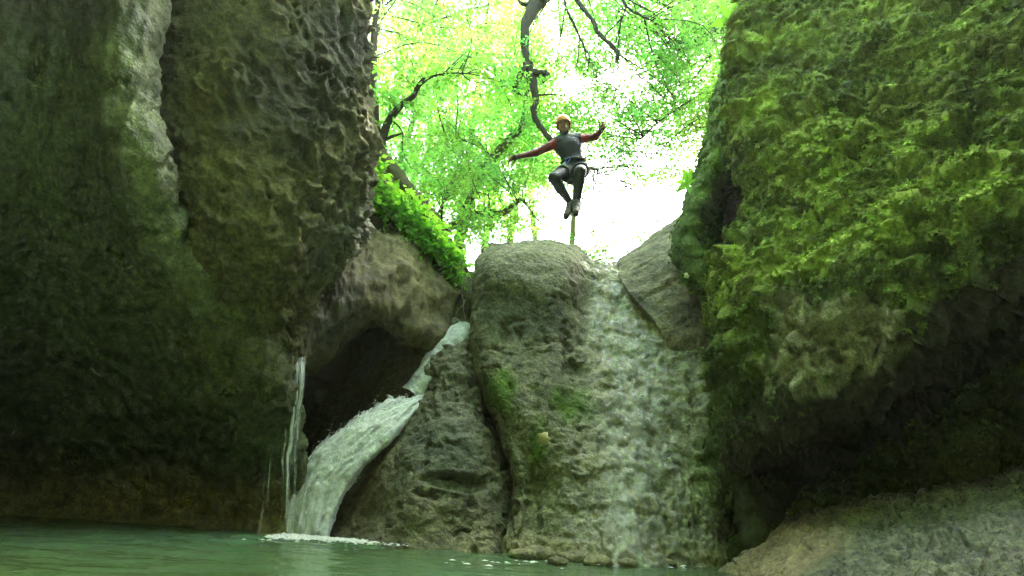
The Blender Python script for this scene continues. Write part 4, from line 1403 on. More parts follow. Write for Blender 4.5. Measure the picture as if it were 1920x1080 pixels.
def build_trees():
    # 1 gnarled tree whose bare limb hangs down behind the jumper; its trunk stands behind the mossy boulder
    t = empty("gnarled_tree", P(1500, 250, 12.5), "gnarled mossy tree with a thick bare limb hanging down behind the jumper", "tree")
    trunk = pts((1560, 420, 13.0), (1540, 150, 12.8), (1450, -150, 12.2), (1300, -260, 11.6), (1150, -170, 11.2), (1060, -50, 11.0), (1005, 5, 10.8))
    limbs(t, "trunk", [(trunk, [.30, .28, .25, .22, .2, .19, .19])], seed=1)
    main = pts((1005, 5, 10.8), (985, 50, 10.7), (986, 105, 10.65), (998, 145, 10.6), (1004, 185, 10.55), (1000, 212, 10.5), (1015, 240, 10.45), (1036, 266, 10.4), (1050, 290, 10.4))
    stubs = [(main, [.17, .11, .085, .09, .07, .058, .058, .054, .045]),
             (pts((996, 120, 10.62), (985, 125, 10.55), (975, 142, 10.5), (963, 166, 10.5)), [.06, .05, .055, .05]),
             (pts((1000, 138, 10.6), (1018, 138, 10.5), (1027, 142, 10.45), (1018, 154, 10.4)), [.08, .08, .07, .03]),
             (pts((1003, 180, 10.55), (1018, 178, 10.5), (1048, 176, 10.4)), [.03, .022, .012]),
             (pts((990, 10, 10.8), (975, 4, 10.7), (960, -20, 10.6)), [.06, .035, .03]),
             (pts((1062, -30, 11.0), (1085, 5, 10.9), (1112, 40, 10.8), (1122, 62, 10.75), (1145, 84, 10.7), (1157, 98, 10.7), (1158, 110, 10.7)), [.07, .06, .05, .05, .045, .05, .04]),
             (pts((1050, -30, 11.0), (1062, 15, 10.9), (1078, 50, 10.8), (1095, 88, 10.75), (1101, 115, 10.7)), [.04, .035, .028, .024, .012]),
             (pts((1097, 92, 10.75), (1104, 104, 10.7), (1106, 118, 10.7)), [.02, .015, .008]),
             (pts((1150, -60, 11.2), (1170, 5, 11.0), (1200, 28, 10.9), (1222, 38, 10.85)), [.05, .035, .032, .025]),
             (pts((1175, 8, 11.0), (1168, 30, 10.95), (1164, 45, 10.9)), [.018, .014, .006])]
    limbs(t, "limb", stubs, (0.05, 0.047, 0.026), seed=10, rough=.7)
    spr = scatter(230, 960, 1400, -300, 240, 10.8, 15, .3, .6, open_sky) + scatter(9, 960, 1030, 20, 230, 9.8, 10.3, .15, .28)
    crown("crown", spr, t, (.06, .1))
    twigs(t, np.concatenate([trunk, main] + [p for p, _ in stubs[5:]]), spr)

    # 2 left tree behind the overhang with a dark crooked branch and broad leaves
    t = empty("maple_tree", P(640, 420, 11.0), "broad leaved tree with a dark crooked branch rising beside the overhang", "tree")
    trunk = pts((700, 330, 10.6), (716, 268, 10.4), (728, 228, 10.3), (752, 198, 10.2), (775, 180, 10.1), (784, 162, 10.0), (796, 146, 10.0))
    limbs(t, "trunk", [(trunk, [.11, .085, .075, .065, .05, .045, .03])], BARK_DARK, seed=30)
    lb = [(pts((722, 262, 10.4), (738, 255, 10.3), (755, 250, 10.2)), [.04, .03, .015]), (pts((735, 225, 10.3), (752, 243, 10.3), (760, 268, 10.2)), [.02, .014, .008]),
          (pts((784, 163, 10.0), (820, 140, 9.9), (875, 138, 9.8), (920, 148, 9.7)), [.022, .016, .012, .006]),
          (pts((705, 250, 10.5), (700, 120, 10.6), (705, 40, 10.7), (720, -60, 10.9)), [.09, .08, .08, .07])]
    limbs(t, "limb", lb, BARK_DARK, seed=34)
    spr = scatter(46, 690, 960, 80, 190, 9.6, 11.5, .3, .55, open_sky) + scatter(30, 690, 780, 150, 320, 9.8, 11.5, .25, .45) + scatter(30, 690, 900, -150, 70, 10, 12, .3, .5, open_sky)
    crown("crown", spr, t, (.08, .14), 62)
    twigs(t, np.concatenate([trunk] + [p for p, _ in lb]), spr)

    # 3 forked mossy tree in the middle distance
    t = empty("forked_tree", P(880, 470, 14.5), "forked mossy tree leaning in the middle distance left of the jumper", "tree")
    trunk = pts((850, 500, 14.6), (868, 420, 14.3), (890, 352, 14.0), (908, 318, 14.0), (930, 290, 13.9), (962, 255, 13.8), (980, 232, 13.7), (986, 190, 13.6), (984, 150, 13.6))
    limbs(t, "trunk", [(trunk, [.16, .15, .13, .14, .12, .12, .09, .06, .03])], BARK_MOSS, seed=50)
    lb = [(pts((915, 315, 14.0), (910, 285, 13.9), (893, 268, 13.8), (862, 262, 13.7), (836, 262, 13.6)), [.09, .08, .075, .06, .03])]
    limbs(t, "limb", lb, BARK_MOSS, seed=55)
    spr = scatter(170, 780, 1050, 60, 350, 13, 17, .35, .7, open_sky)
    crown("crown", spr, t, (.07, .12), 110)
    twigs(t, np.concatenate([trunk] + [p for p, _ in lb]), spr)

    # 4 low crooked tree
    t = empty("crooked_tree", P(850, 480, 13.0), "low crooked tree with a mossy bough above the wedged boulder", "tree")
    trunk = pts((800, 500, 13.2), (830, 440, 13.0), (870, 412, 12.9), (905, 400, 12.8), (935, 402, 12.7), (960, 388, 12.6), (976, 374, 12.5), (984, 380, 12.5), (1000, 402, 12.4), (1012, 416, 12.4))
    limbs(t, "trunk", [(trunk, [.12, .10, .09, .08, .085, .06, .05, .03, .022, .015])], (0.09, 0.07, 0.03), seed=60)
    lb = [(pts((835, 438, 13.0), (828, 400, 12.9), (836, 365, 12.8)), [.04, .03, .02]), (pts((820, 460, 13.0), (815, 420, 13), (830, 380, 13)), [.03, .03, .015])]
    limbs(t, "limb", lb, BARK_DARK, seed=64)
    spr = scatter(60, 760, 1000, 300, 440, 11.5, 14, .3, .55) + scatter(26, 800, 900, 240, 430, 10.6, 12, .3, .5)
    crown("crown", spr, t, (.06, .11), 90)
    twigs(t, np.concatenate([trunk] + [p for p, _ in lb]), spr)

    # 5 slim upright tree directly below the jumper's feet
    t = empty("slim_tree", P(1070, 500, 13.0), "slim upright trunk standing on the far bank under the jumper's feet", "tree")
    trunk = pts((1070, 520, 13.0), (1071, 470, 13.0), (1074, 430, 13.0), (1076, 385, 13.0), (1080, 330, 13.1), (1077, 300, 13.2), (1078, 275, 13.3))
    limbs(t, "trunk", [(trunk, [.08, .07, .065, .06, .055, .045, .03])], (0.26, 0.25, 0.10), seed=70)
    lb = [(pts((1080, 318, 13.1), (1100, 316, 13.0), (1122, 317, 12.9)), [.05, .045, .03])]
    limbs(t, "limb", lb, BARK_MOSS, seed=74)
    spr = scatter(26, 1075, 1160, 440, 520, 12, 15, .25, .5) + scatter(30, 1085, 1160, 340, 440, 13, 16, .12, .28) + scatter(16, 1220, 1300, 310, 440, 13, 17, .12, .28) + scatter(22, 1000, 1140, 300, 360, 13, 15, .2, .4, open_sky)
    crown("crown", spr, t, (.05, .08), 110)
    twigs(t, np.concatenate([trunk] + [p for p, _ in lb]), spr)

    # 6 right tree with thin ascending branches
    t = empty("right_bank_tree", P(1420, 420, 14.0), "leafy tree with thin rising branches against the mossy boulder's edge", "tree")
    trunk = pts((1460, 480, 14.4), (1440, 300, 14.2), (1420, 120, 14.0), (1400, -60, 13.8), (1390, -200, 13.6))
    limbs(t, "trunk", [(trunk, [.2, .18, .16, .13, .1])], BARK_MOSS, seed=80)
    lb = [(pts((1440, 130, 14.2), (1360, 160, 13.6), (1300, 185, 13.3), (1240, 225, 13.1), (1200, 262, 13.0)), [.05, .035, .026, .02, .012]),
          (pts((1425, 180, 14.0), (1350, 200, 13.6), (1290, 235, 13.4), (1230, 285, 13.2), (1180, 300, 13)), [.04, .03, .022, .014, .008]),
          (pts((1400, 20, 13.9), (1320, 80, 13.4), (1250, 100, 13.2)), [.04, .025, .012])]
    limbs(t, "limb", lb, BARK_DARK, seed=85, sides=6)
    spr = scatter(470, 1060, 1420, -60, 345, 12.5, 18, .3, .65, open_sky)
    crown("crown", spr, t, (.065, .105), 120)
    twigs(t, np.concatenate([trunk] + [p for p, _ in lb]), spr)

    # 7 saplings on the right slope
    t = empty("slope_sapling", P(1240, 470, 13.0), "small leafy sapling on the slope above the bedded rock", "tree")
    tr = pts((1240, 500, 13.0), (1238, 440, 13.0), (1230, 400, 13.0))
    limbs(t, "trunk", [(tr, [.02, .015, .008])], BARK_DARK, seed=95, sides=6)
    spr = scatter(18, 1180, 1290, 425, 490, 11.5, 14, .2, .35)
    crown("crown", spr, t, (.05, .08), 70)
    twigs(t, tr, spr)

    # 8.. forest standing farther back on both slopes: trunk, limbs, layered crown
    far = [(720, 470, 19, 780), (790, 490, 22, 690), (850, 480, 18, 740), (905, 470, 24, 900), (950, 480, 20, 860), (1010, 480, 26, 700), (760, 470, 27, 800), (1400, 450, 20, 820), (1430, 450, 24, 760), (670, 480, 23, 760), (1440, 430, 21, 800)]
    look = ["tall straight forest tree behind the overhang's edge", "slender forest tree beyond the earth bank's crest", "forest tree behind the low crooked bough", "tall pale forest tree left of the jumper's hand",
            "forest tree above the wedged boulder's top", "distant forest tree between the hanging limb and the slim trunk", "distant forest tree deep behind the earth bank", "forest tree behind the mossy rim",
            "distant forest tree over the bedded rock", "forest tree mostly hidden by the overhang", "forest tree hidden behind the mossy boulder's top"]
    for i, ((px, py, Y, hh), lb_) in enumerate(zip(far, look)):
        base = P(px, py + 20, Y)
        H = hh / FPX * Y * 1.15
        t = empty("forest_tree", base, lb_, "tree", "forest trees beyond the falls")
        lean = np.array([random.uniform(-.12, .12), random.uniform(-.1, .05), 1.0])
        tr = [base + lean * H * k + RNG.normal(0, .12, 3) * (k > 0) for k in (0, .2, .4, .6, .8, 1.0)]
        r0 = .006 * H + .04
        limbs(t, "trunk", [(tr, [r0, r0 * .85, r0 * .7, r0 * .5, r0 * .3, r0 * .1])], BARK_MOSS, seed=100 + i * 10, sides=8, rough=.3)
        lbs = []
        for k in range(6):
            s = random.uniform(.3, .85)
            p0 = np.array([np.interp(s, (0, .2, .4, .6, .8, 1.0), [q[j] for q in tr]) for j in range(3)])
            a = random.uniform(0, 6.28)
            L = random.uniform(1.2, 2.6)
            dv = np.array([math.cos(a), math.sin(a) * .8, .35])
            lbs.append(([p0, p0 + dv * L * .5, p0 + dv * L + np.array([0, 0, -.1 * L])], [r0 * .35, r0 * .25, r0 * .08]))
        limbs(t, "limb", lbs, BARK_DARK, seed=105 + i * 10, sides=6)
        spr = []
        for k in range(110):
            a = random.uniform(0, 6.28)
            s = random.uniform(.12, 1.05)
            rr = random.uniform(.3, 2.7) * (1.15 - .5 * abs(s - .5))
            c = base + lean * H * s + np.array([math.cos(a) * rr, math.sin(a) * rr, 0])
            d = c - CAM
            qx = 960 + FPX * (d @ _R) / (d @ _f)
            qy = 540 - FPX * (d @ _U) / (d @ _f)
            if random.random() > open_sky(qx, qy):
                continue
            spr.append((c, random.uniform(.4, .85)))
        crown("crown", spr, t, (.09, .15), 75)
        twigs(t, [q for p_, _ in lbs for q in p_] + tr, spr)

    # undergrowth along the far bank, seen over the wedged boulder
    for px, py, Y, w, lb_ in ((850, 470, 13.0, 55, "leafy shrub filling the dip beside the earth bank"), (925, 462, 14.0, 55, "leafy shrub just behind the wedged boulder's flat top"),
                              (1010, 462, 14.5, 55, "leafy shrub under the jumper's trailing hand"), (1105, 488, 13.5, 40, "low shrub at the lip beside the slim trunk"), (1225, 462, 13.5, 45, "low shrub above the bedded rock's slope")):
        b0 = P(px, py + 45, Y)
        t = empty("shrub", b0, lb_, "shrub", "shrubs on the far bank")
        st = [([b0, b0 + (P(px + dx, py, Y) - b0) * .6 + np.array([0, 0, .1]), P(px + dx, py - 20, Y)], [.025, .018, .008]) for dx in (-w * .6, -w * .2, w * .25, w * .6)]
        limbs(t, "stem", st, BARK_DARK, seed=900 + px, sides=5)
        spr = scatter(40, px - w, px + w, py - (75 if px < 1050 else 25), py + 30, Y - 1, Y + 1.2, .2, .42)
        crown("crown", spr, t, (.06, .1), 80)

    # unseen trees added over the gorge to filter and block light
    over = [((-7.5, 7.0, 9.5), (-.8, 6.5, 13.0), "unseen tree added to filter light above the overhang"), ((7.5, 5.0, 9.5), (1.2, 4.0, 13.0), "unseen tree added to filter light above the mossy boulder"),
            ((-6.5, .5, 10.5), (-.5, 1.0, 13.0), "unseen tree added to dim skylight from the cliff side"), ((6.0, -2.5, 10.5), (.8, -3.0, 13.0), "unseen tree added to dim skylight from the boulder side"),
            ((-5.0, -6.5, 10.5), (-.3, -7.0, 13.0), "unseen tree added to dim skylight over the lower pool"),
            ((9.5, 13.0, 13.5), (-.5, 10.5, 15.5), "unseen tall tree added to block sun high over the falls")]
    for i, (base, top, lb_) in enumerate(over):
        base, top = np.array(base), np.array(top)
        t = empty("added_canopy_tree", base, lb_, "tree", "unseen trees added to filter the gorge light")
        tr = [base, base * .7 + top * .3 + np.array([0, 0, .6]), base * .35 + top * .65 + np.array([0, 0, .7]), top]
        limbs(t, "trunk", [(tr, [.22, .18, .12, .05])], BARK_MOSS, seed=300 + i)
        spr = []
        for k in range(34 if i < 2 else 90 if i < 5 else 70):
            q = random.uniform(.1, 1.15)
            c = base + (top - base) * q + np.array([random.uniform(-2.2, 2.2), random.uniform(-3.0, 3.0), random.uniform(-.6, 1.5)])
            if i == 5:
                c = np.array([random.uniform(-3.5, 6.5), random.uniform(8.5, 13.5), 0])
                c[2] = 1.28 * c[1] + .6 + random.uniform(0, 2.5)
            spr.append((c, random.uniform(.6, 1.0)))
        crown("crown", spr, t, (.13, .2), 26)
        twigs(t, tr, spr)

    # mossy fallen log on the bank
    mb = MB()
    mb.tube(pts((695, 275, 9.9), (722, 312, 9.85), (752, 348, 9.85), (786, 392, 9.9), (800, 425, 10.0)), [.16, .19, .18, .16, .1], 14, rough=.5, seed=701, c=(.085, .085, .03), sub=8)
    mb.build("fallen_log", M_BARK, label="mossy fallen log lying along the crest of the earth bank", cat="log")


def build_small_plants():
    def sprig(px, py, Y, dirs, ln, label, col=(1, 1, 1)):
        c = P(px, py, Y)
        root = empty("leaf_sprig", c, label, "plant")
        for dx, dy in dirs:
            a = P(px + dx, py + dy, Y - .05)
            ax = a - c
            L = np.linalg.norm(ax)
            t = np.linspace(0, 1, 7)
            w = L * .17 * np.sin(np.pi * np.clip(t * .94 + .06, 0, 1)) ** .8
            w[-1] = .002
            side = unit(np.cross(ax, np.array([.2, 1, .5])))
            mid = c + ax * t[:, None] + np.array([0, 0, .12 * L]) * (t * (1 - t))[:, None] * 2
            v = np.concatenate([mid - side * w[:, None], mid - np.array([0, -.01, .012]), mid + side * w[:, None]])
            f = []
            for i in range(6):
                f += [(i, i + 1, 8 + i, 7 + i), (7 + i, 8 + i, 15 + i, 14 + i)]
            put_under(mesh_obj("leaf", v, f, M_PLANT, None, colors=np.broadcast_to(np.array(col), (21, 3)).copy()), root)
    sprig(1376, 42, 7.7, [(-26, -32), (-44, 6), (-24, -4), (4, -38)], .3, "broad leaved sprig on the top edge of the mossy boulder")
    sprig(1288, 345, 7.6, [(-6, -28), (10, -26), (-20, 16), (-22, -4), (18, -8), (6, 18)], .2, "small dark leaved sprig on the rim against the bright gap", (.7, .8, .8))

    def fallen(px, py, Y, s, col, label):
        c = P(px, py, Y)
        t = np.linspace(0, 2 * math.pi, 12, endpoint=False)
        rr = s * (1 + .3 * np.cos(5 * t))
        ring = np.stack([c[0] + rr * np.cos(t), c[1] + .3 * s * np.sin(t * 2) - .01, c[2] + rr * np.sin(t)], -1)
        v = np.concatenate([ring, [c + np.array([0, -.02, 0])], ring + np.array([0, .004, 0])])
        f = [(i, (i + 1) % 12, 12) for i in range(12)] + [(i, 13 + i, 13 + (i + 1) % 12, (i + 1) % 12) for i in range(12)]
        mesh_obj("fallen_leaf", v, f, plain("fallen_leaf_" + str(px), col, .7), None, label=label, cat="leaf")
    fallen(1020, 822, 7.42, .075, (.42, .38, .12), "yellow fallen leaf stuck on the wedged boulder below the moss patches")
    fallen(1255, 862, 7.62, .035, (.6, .62, .45), "small pale leaf stuck on the wet cascade face")
    fallen(1287, 517, 7.5, .04, (.6, .6, .3), "small cream leaf on the rim beside the bedded rock")
    fallen(856, 672, 8.85, .08, (.38, .42, .08), "yellow green leaf beside the upper run of white water")


# ------------------------------------------------------------------ person: distance field meshed as one surface
def surface_nets(f, origin, h):
    nx, ny, nz = f.shape
    s = f < 0
    cnt = np.zeros((nx - 1, ny - 1, nz - 1))
    acc = np.zeros((nx - 1, ny - 1, nz - 1, 3))
    cor = [(i, j, k) for i in (0, 1) for j in (0, 1) for k in (0, 1)]
    sl = lambda c: tuple(slice(c[a], f.shape[a] - 1 + c[a]) for a in range(3))
    for a in cor:
        for ax in range(3):
            if a[ax] == 0:
                b = list(a)
                b[ax] = 1
                fa, fb = f[sl(a)], f[sl(b)]
                x = (fa < 0) != (fb < 0)
                t = np.where(x, fa / (fa - fb + 1e-12), 0)
                p = np.zeros(x.shape + (3,))
                for q in range(3):
                    p[..., q] = a[q]
                p[..., ax] += t
                acc += p * x[..., None]
                cnt += x
    act = cnt > 0
    idx = np.full(act.shape, -1)
    idx[act] = np.arange(act.sum())
    cell = np.argwhere(act)
    V = origin + (cell + acc[act] / cnt[act][:, None]) * h
    quads = []
    for ax in range(3):
        b = [0, 0, 0]
        b[ax] = 1
        fa = f[tuple(slice(0, f.shape[a] - b[a]) for a in range(3))]
        fb = f[tuple(slice(b[a], None) for a in range(3))]
        e = np.argwhere((fa < 0) != (fb < 0))
        u, v = [a for a in range(3) if a != ax]
        ok = (e[:, u] > 0) & (e[:, v] > 0) & (e[:, u] < f.shape[u] - 1) & (e[:, v] < f.shape[v] - 1)
        e = e[ok]
        def at(du, dv):
            q = e.copy()
            q[:, u] -= du
            q[:, v] -= dv
            return idx[q[:, 0], q[:, 1], q[:, 2]]
        Q = np.stack([at(0, 0), at(1, 0), at(1, 1), at(0, 1)], 1)
        inside = fa[tuple(e.T)] < 0
        flip = inside if ax != 1 else ~inside
        Q = np.where(flip[:, None], Q, Q[:, ::-1])
        quads.append(Q)
    return V, np.concatenate(quads)


class Field:
    def __init__(s):
        s.pr = []

    def cap(s, a, b, ra, rb, col, k=.03):
        s.pr.append(("c", np.array(a), np.array(b), ra, rb, col, k))

    def ell(s, c, r, M, col, k=.03):
        s.pr.append(("e", np.array(c), np.array(r), M, 0, col, k))

    def mesh(s, h):
        lo, hi = np.full(3, 1e9), np.full(3, -1e9)
        for p in s.pr:
            if p[0] == "c":
                R_ = max(p[3], p[4])
                q = np.stack([p[1] - R_, p[1] + R_, p[2] - R_, p[2] + R_])
            else:
                R_ = max(p[2])
                q = np.stack([p[1] - R_, p[1] + R_])
            lo, hi = np.minimum(lo, q.min(0)), np.maximum(hi, q.max(0))
        lo -= .04
        n = np.ceil((hi + .04 - lo) / h).astype(int)
        ax = [lo[a] + np.arange(n[a]) * h for a in range(3)]
        F = np.full(tuple(n), 1.0)
        C = np.zeros(tuple(n) + (3,), np.float32)
        D = np.full(tuple(n), 9.0)
        for p in s.pr:
            if p[0] == "c":
                m_ = max(p[3], p[4]) + p[6] + 3 * h
                b0, b1 = np.minimum(p[1], p[2]) - m_, np.maximum(p[1], p[2]) + m_
            else:
                m_ = max(p[2]) + p[6] + 3 * h
                b0, b1 = p[1] - m_, p[1] + m_
            i0 = np.clip(np.floor((b0 - lo) / h).astype(int), 0, n)
            i1 = np.clip(np.ceil((b1 - lo) / h).astype(int), 0, n)
            sl = tuple(slice(i0[q], i1[q]) for q in range(3))
            G = np.stack(np.meshgrid(*[ax[q][sl[q]] for q in range(3)], indexing='ij'), -1)
            if p[0] == "c":
                a, b, ra, rb = p[1:5]
                ba = b - a
                t = np.clip(((G - a) @ ba) / (ba @ ba), 0, 1)
                d = np.linalg.norm(G - a - t[..., None] * ba, axis=-1) - (ra + (rb - ra) * t)
            else:
                q = (G - p[1]) @ p[3]
                k0 = np.linalg.norm(q / p[2], axis=-1)
                d = (k0 - 1) * min(p[2]) * (.5 + .5 * np.mean(p[2]) / min(p[2]))
            nr = d < D[sl]
            C[sl][nr] = p[5]
            D[sl] = np.minimum(D[sl], d)
            k = p[6]
            f0 = F[sl]
            hh = np.clip(k - np.abs(f0 - d), 0, None) / k
            F[sl] = np.minimum(f0, d) - hh * hh * k * .25
        V, Q = surface_nets(F, lo, h)
        ii = np.clip(np.round((V - lo) / h).astype(int), 0, n - 1)
        return V, Q, C[ii[:, 0], ii[:, 1], ii[:, 2]]


def build_person():
    Y0 = 6.8
    J = lambda px, py, dy=0.0: P(px, py, Y0 + dy)
    SUIT = (.022, .030, .038)
    SUIT2 = (.034, .041, .044)
    RED = (.30, .022, .018)
    DRED = (.17, .026, .022)
    SKIN = (.42, .25, .16)
    GLOVE = (.10, .075, .055)
    F = Field()
    I3 = np.eye(3)
    up = unit(J(1062, 250) - J(1077, 316))
    rt = unit(J(1088, 262) - J(1040, 270))
    fw = np.cross(up, rt)
    rt = np.cross(fw, up)
    B = np.stack([rt, fw, up], 1)
    pelvis, waist, chest, neck, head = J(1078, 314, .03), J(1072, 298, .02), J(1066, 276), J(1062, 257), J(1057, 238, -.03)
    F.ell(chest, (.165, .115, .16), B, SUIT)
    F.ell(waist, (.135, .105, .13), B, SUIT, .06)
    F.ell(pelvis, (.155, .13, .11), B, SUIT, .06)
    F.cap(J(1048, 265, .01), J(1080, 260, .01), .075, .075, SUIT, .05)
    F.cap(neck, J(1059, 249, -.02), .062, .056, SUIT, .02)
    # head
    hu = unit(J(1055, 222, -.04) - J(1058, 250, -.03))
    hf = unit(np.array([-.12, -.95, -.25]))
    hr = np.cross(hf, hu)
    hf = np.cross(hu, hr)
    HB = np.stack([hr, hf, hu], 1)
    H = lambda x, y, z: head + HB @ np.array([x, y, z])
    F.ell(H(0, 0, .03), (.076, .092, .098), HB, SKIN, .02)
    F.ell(H(0, .025, -.05), (.058, .062, .062), HB, SKIN, .03)
    F.cap(H(0, .088, .015), H(0, .108, -.022), .010, .015, SKIN, .015)
    F.cap(H(-.035, .082, .032), H(.035, .082, .032), .011, .011, SKIN, .02)
    F.cap(H(-.022, .086, -.055), H(.022, .086, -.055), .006, .006, (.27, .11, .09), .008)
    for sx in (-1, 1):
        F.ell(H(.034 * sx, .086, .010), (.009, .006, .005), HB, (.05, .035, .03), .004)
        F.ell(H(.078 * sx, .0, -.005), (.013, .026, .034), HB, SKIN, .01)
    # arms (his right is at the picture's left)
    def arm(sh, el, wr, hand_dir, palm_n):
        mid = sh + (el - sh) * .35
        F.cap(sh, mid, .066, .056, RED, .04)
        F.cap(mid, el, .056, .046, DRED, .02)
        F.cap(el, wr, .046, .032, DRED, .02)
        d = unit(hand_dir)
        nrm = unit(palm_n - d * (palm_n @ d))
        sd_ = np.cross(d, nrm)
        Bm = np.stack([sd_, nrm, d], 1)
        pc = wr + d * .055
        F.cap(wr, wr + d * .02, .031, .032, GLOVE, .015)
        F.ell(pc, (.042, .018, .052), Bm, GLOVE, .015)
        for k, (o, L) in enumerate(((-.030, .062), (-.010, .072), (.011, .068), (.030, .052))):
            a = pc + sd_ * o + d * .040
            b_ = a + d * L * .55 + nrm * .012 + sd_ * o * .35
            c_ = b_ + d * L * .35 + nrm * .028
            F.cap(a, b_, .0105, .0095, SKIN, .008)
            F.cap(b_, c_, .0095, .0085, SKIN, .006)
        a = pc - sd_ * .034 - d * .02
        b_ = a - sd_ * .034 + d * .03 + nrm * .012
        F.cap(a, b_, .014, .012, SKIN, .01)
        F.cap(b_, b_ + d * .03 + nrm * .01 - sd_ * .006, .012, .0095, SKIN, .006)
    arm(J(1043, 269, .02), J(1004, 287, -.02), J(972, 294, -.10), J(955, 298, -.13) - J(972, 294, -.10), np.array([.1, -.4, -.9]))
    arm(J(1086, 261, .02), J(1116, 257, .08), J(1126, 246, -.08), J(1131, 237, -.16) - J(1126, 246, -.08), np.array([-.5, -.8, -.2]))
    # legs: knees drawn up towards the viewer
    hipR, knR, anR = J(1066, 319, .0), J(1039, 334, -.33), J(1071, 383, -.13)
    hipL, knL, anL = J(1090, 319, .0), J(1087, 322, -.40), J(1082, 380, -.20)
    for hip, kn, an in ((hipR, knR, anR), (hipL, knL, anL)):
        F.cap(hip, kn, .092, .064, SUIT2, .05)
        F.ell(kn, (.066, .066, .066), I3, SUIT2, .02)
        cf = kn + (an - kn) * .32 + np.array([0, .02, 0])
        F.cap(kn, cf, .060, .060, SUIT, .03)
        F.cap(cf, an, .060, .040, SUIT, .03)
    toeR = J(1061, 404, -.28)
    toeL = J(1080, 398, -.42)
    F.cap(anR, anR + (toeR - anR) * .5, .042, .036, SUIT, .02)
    F.cap(anL, anL + (toeL - anL) * .5, .042, .036, SUIT, .02)
    V, Q, C = F.mesh(.0085)
    cr = ridged(V * np.array([9, 9, 22]), 3, 801) * .006 + fbm(V * 30, 2, 802) * .002
    body = C.max(1) < .31
    off = V - pelvis
    ctr = np.array([np.median(V[:, 0]), Y0, 0])
    V = V + np.where(body & (C[:, 0] < .2), cr, cr * .3)[:, None] * np.array([0, -1, .2])
    suit = vcol_mat("wetsuit_and_skin", 0.55, 0.35, 70, 0.35)
    base = J(1076, 410, -.2)
    root = empty("person", base, "person in dark wetsuit with red sleeves and orange helmet jumping, arms spread, knees drawn up", "person")
    put_under(mesh_obj("body", V, Q, suit, None, colors=C), root)
    # helmet: shell dome with brim and ridge vents
    hm = plain("orange_helmet", (.92, .36, .02), .35, .5, .06, 20, bump=.02)
    dk = plain("black_webbing", (.02, .02, .02), .7)
    nu, nv = 44, 22
    th, ph = np.meshgrid(np.linspace(0, 2 * math.pi, nu), np.linspace(0.01, 1.85, nv))
    dome = np.stack([np.sin(ph) * np.cos(th), np.sin(ph) * np.sin(th), np.cos(ph)], -1)
    rad = np.array([.098, .122, .105])
    loc = dome * rad
    loc[..., 2] = np.maximum(loc[..., 2], -.028 + .012 * np.cos(th * 2))
    rim = ph > 1.62
    loc[..., :2] *= np.where(rim, 1.05, 1.0)[..., None]
    loc[..., 1] += np.where(rim & (np.sin(th) > .5), .018 * np.sin(th), 0)
    vent = (np.cos(th * 6) > .72) & (ph > .55) & (ph < 1.15)
    loc *= np.where(vent, .94, 1.0)[..., None]
    hv = H(0, 0, .062) + loc @ HB.T
    inner = H(0, 0, .058) + (loc * .93) @ HB.T
    vv = np.concatenate([hv.reshape(-1, 3), inner.reshape(-1, 3)])
    gf = grid_faces(nv, nu)
    rimf = np.array([[(nv - 1) * nu + i, (nv - 1) * nu + i + 1, nv * nu + (nv - 1) * nu + i + 1, nv * nu + (nv - 1) * nu + i] for i in range(nu - 1)])
    helmet = put_under(mesh_obj("helmet", vv, np.concatenate([gf, gf[:, ::-1] + nv * nu, rimf]), hm, None), root)
    mb = MB()
    for sx in (-1, 1):
        mb.tube([H(.085 * sx, .03, .03), H(.076 * sx, .035, -.03), H(.05 * sx, .05, -.088), H(0, .06, -.108)], [.008] * 4, 6, sub=4, squash=.4)
    put_under(mb.build("chin_strap", dk), root)
    # harness
    grey = plain("harness_webbing", (.06, .065, .06), .75)
    def hoop(c, M, rx, ry, r, name, mat, squash=2.2):
        m_ = MB()
        t_ = np.linspace(0, 2 * math.pi, 25)
        p_ = [c + M @ np.array([rx * math.cos(a), ry * math.sin(a), .01 * math.sin(2 * a)]) for a in t_]
        m_.tube(p_, [r] * 25, 8, sub=2, squash=squash)
        return put_under(m_.build(name, mat), root)
    hoop(J(1075, 305, .02), B, .155, .128, .014, "waist_belt", grey)
    for hip, kn in ((hipR, knR), (hipL, knL)):
        d = unit(kn - hip)
        s1 = unit(np.cross(d, np.array([0, 0, 1.0])))
        s2 = np.cross(s1, d)
        hoop(hip + (kn - hip) * .42, np.stack([s1, s2, d], 1), .094, .094, .013, "leg_loop", grey)
    steel = plain("carabiner_alloy", (.5, .52, .5), .35, .5, .05, 40, .9, 0)
    blue = plain("blue_gear", (.05, .16, .5), .4, .5)
    def ring(c, rx, rz, r, mat, name, tilt=0.0):
        m_ = MB()
        t_ = np.linspace(0, 2 * math.pi, 17)
        p_ = [c + np.array([rx * math.cos(a) + tilt * rz * math.sin(a), -.01 * math.cos(a), rz * math.sin(a)]) for a in t_]
        m_.tube(p_, [r] * 17, 6, sub=2)
        put_under(m_.build(name, mat), root)
    ring(J(1064, 301, -.14), .022, .045, .007, blue, "carabiner", .4)
    ring(J(1058, 312, -.16), .020, .040, .006, steel, "carabiner", -.3)
    ring(J(1046, 316, -.14), .03, .05, .006, steel, "carabiner", .6)
    ring(J(1096, 318, -.12), .02, .042, .006, steel, "carabiner", .2)
    mb = MB()
    mb.tube([J(1060, 305, -.15), J(1046, 315, -.2), J(1037, 322, -.15), J(1040, 330, -.1)], [.008] * 4, 6, sub=5)
    put_under(mb.build("lanyard", plain("pale_lanyard", (.4, .38, .25), .8)), root)
    # pouch seat cover hanging under the thighs
    Fp = Field()
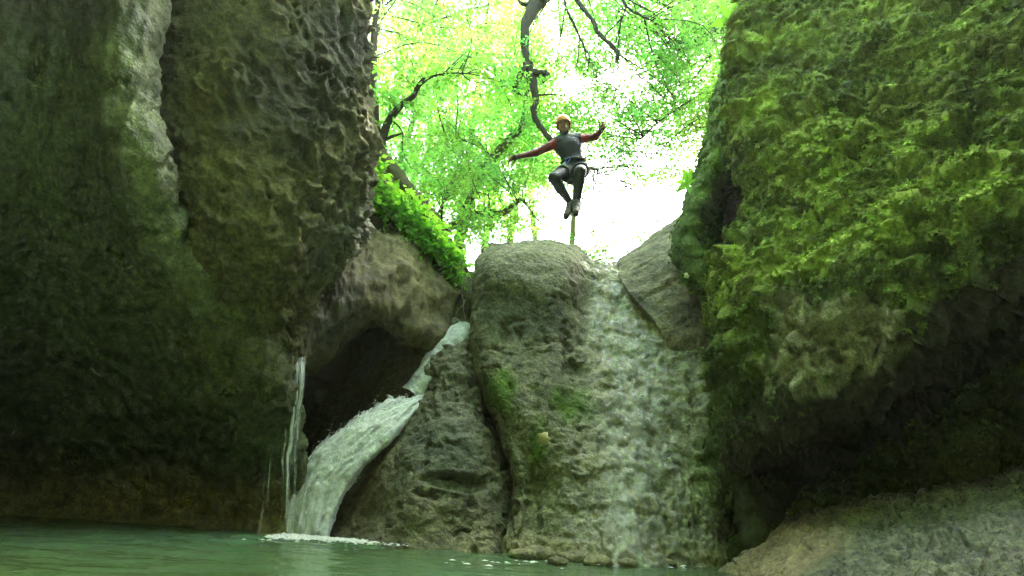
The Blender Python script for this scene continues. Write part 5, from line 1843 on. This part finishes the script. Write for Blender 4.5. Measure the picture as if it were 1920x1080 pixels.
    Fp.ell(J(1076, 336, -.02), (.12, .10, .055), B, (.03, .03, .03))
    Fp.cap(J(1066, 340, -.08), J(1086, 338, -.08), .035, .035, (.09, .085, .07))
    Vp, Qp, Cp = Fp.mesh(.012)
    put_under(mesh_obj("seat_protector", Vp, Qp, suit, None, colors=Cp), root)
    # shoes
    for an, toe in ((anR, toeR), (anL, toeL)):
        Fs = Field()
        d = unit(toe - an)
        Fs.cap(an + d * .0, an + d * .05, .052, .054, (.05, .045, .035))
        Fs.cap(an - d * .01 + np.array([0, .04, -.03]), an + d * .10 + np.array([0, 0, -.03]), .046, .046, (.05, .042, .03), .03)
        Fs.cap(an + d * .10 + np.array([0, 0, -.02]), toe, .046, .036, (.09, .07, .045), .03)
        Fs.cap(an + np.array([0, .04, -.06]), toe + np.array([0, 0, -.03]), .034, .03, (.012, .012, .012), .015)
        Vs, Qs, Cs = Fs.mesh(.0085)
        put_under(mesh_obj("shoe", Vs, Qs, suit, None, colors=Cs), root)


def build_haze():
    m, t, out = nodes_of("haze_air")
    v = N(t, "ShaderNodeVolumePrincipled")
    v.inputs["Color"].default_value = (.86, 1.0, .8, 1)
    v.inputs["Density"].default_value = HAZE  # haze added as a veil that lifts the dark areas
    v.inputs["Anisotropy"].default_value = 0.35
    t.links.new(v.outputs[0], out.inputs["Volume"])
    x0, x1, y0, y1, z0, z1 = -60, 60, -18, 90, -4, 48
    V = [(x, y, z) for z in (z0, z1) for y in (y0, y1) for x in (x0, x1)]
    Fc = [(0, 2, 3, 1), (4, 5, 7, 6), (0, 1, 5, 4), (2, 6, 7, 3), (0, 4, 6, 2), (1, 3, 7, 5)]
    mesh_obj("haze", V, Fc, m, smooth=False, kind="stuff", label="thin green-tinted haze added to veil the gorge and lift its shadows", cat="haze")


HAZE = 0.0010
for fn in (build_setting, build_left_cliff, build_overhang, build_arch, build_cave, build_lower_boulder, build_center_boulder,
           build_side_rock, build_mossy, build_rim, build_shelf, build_water, build_stones, build_bank, build_trees,
           build_small_plants, build_person, build_haze):
    fn()
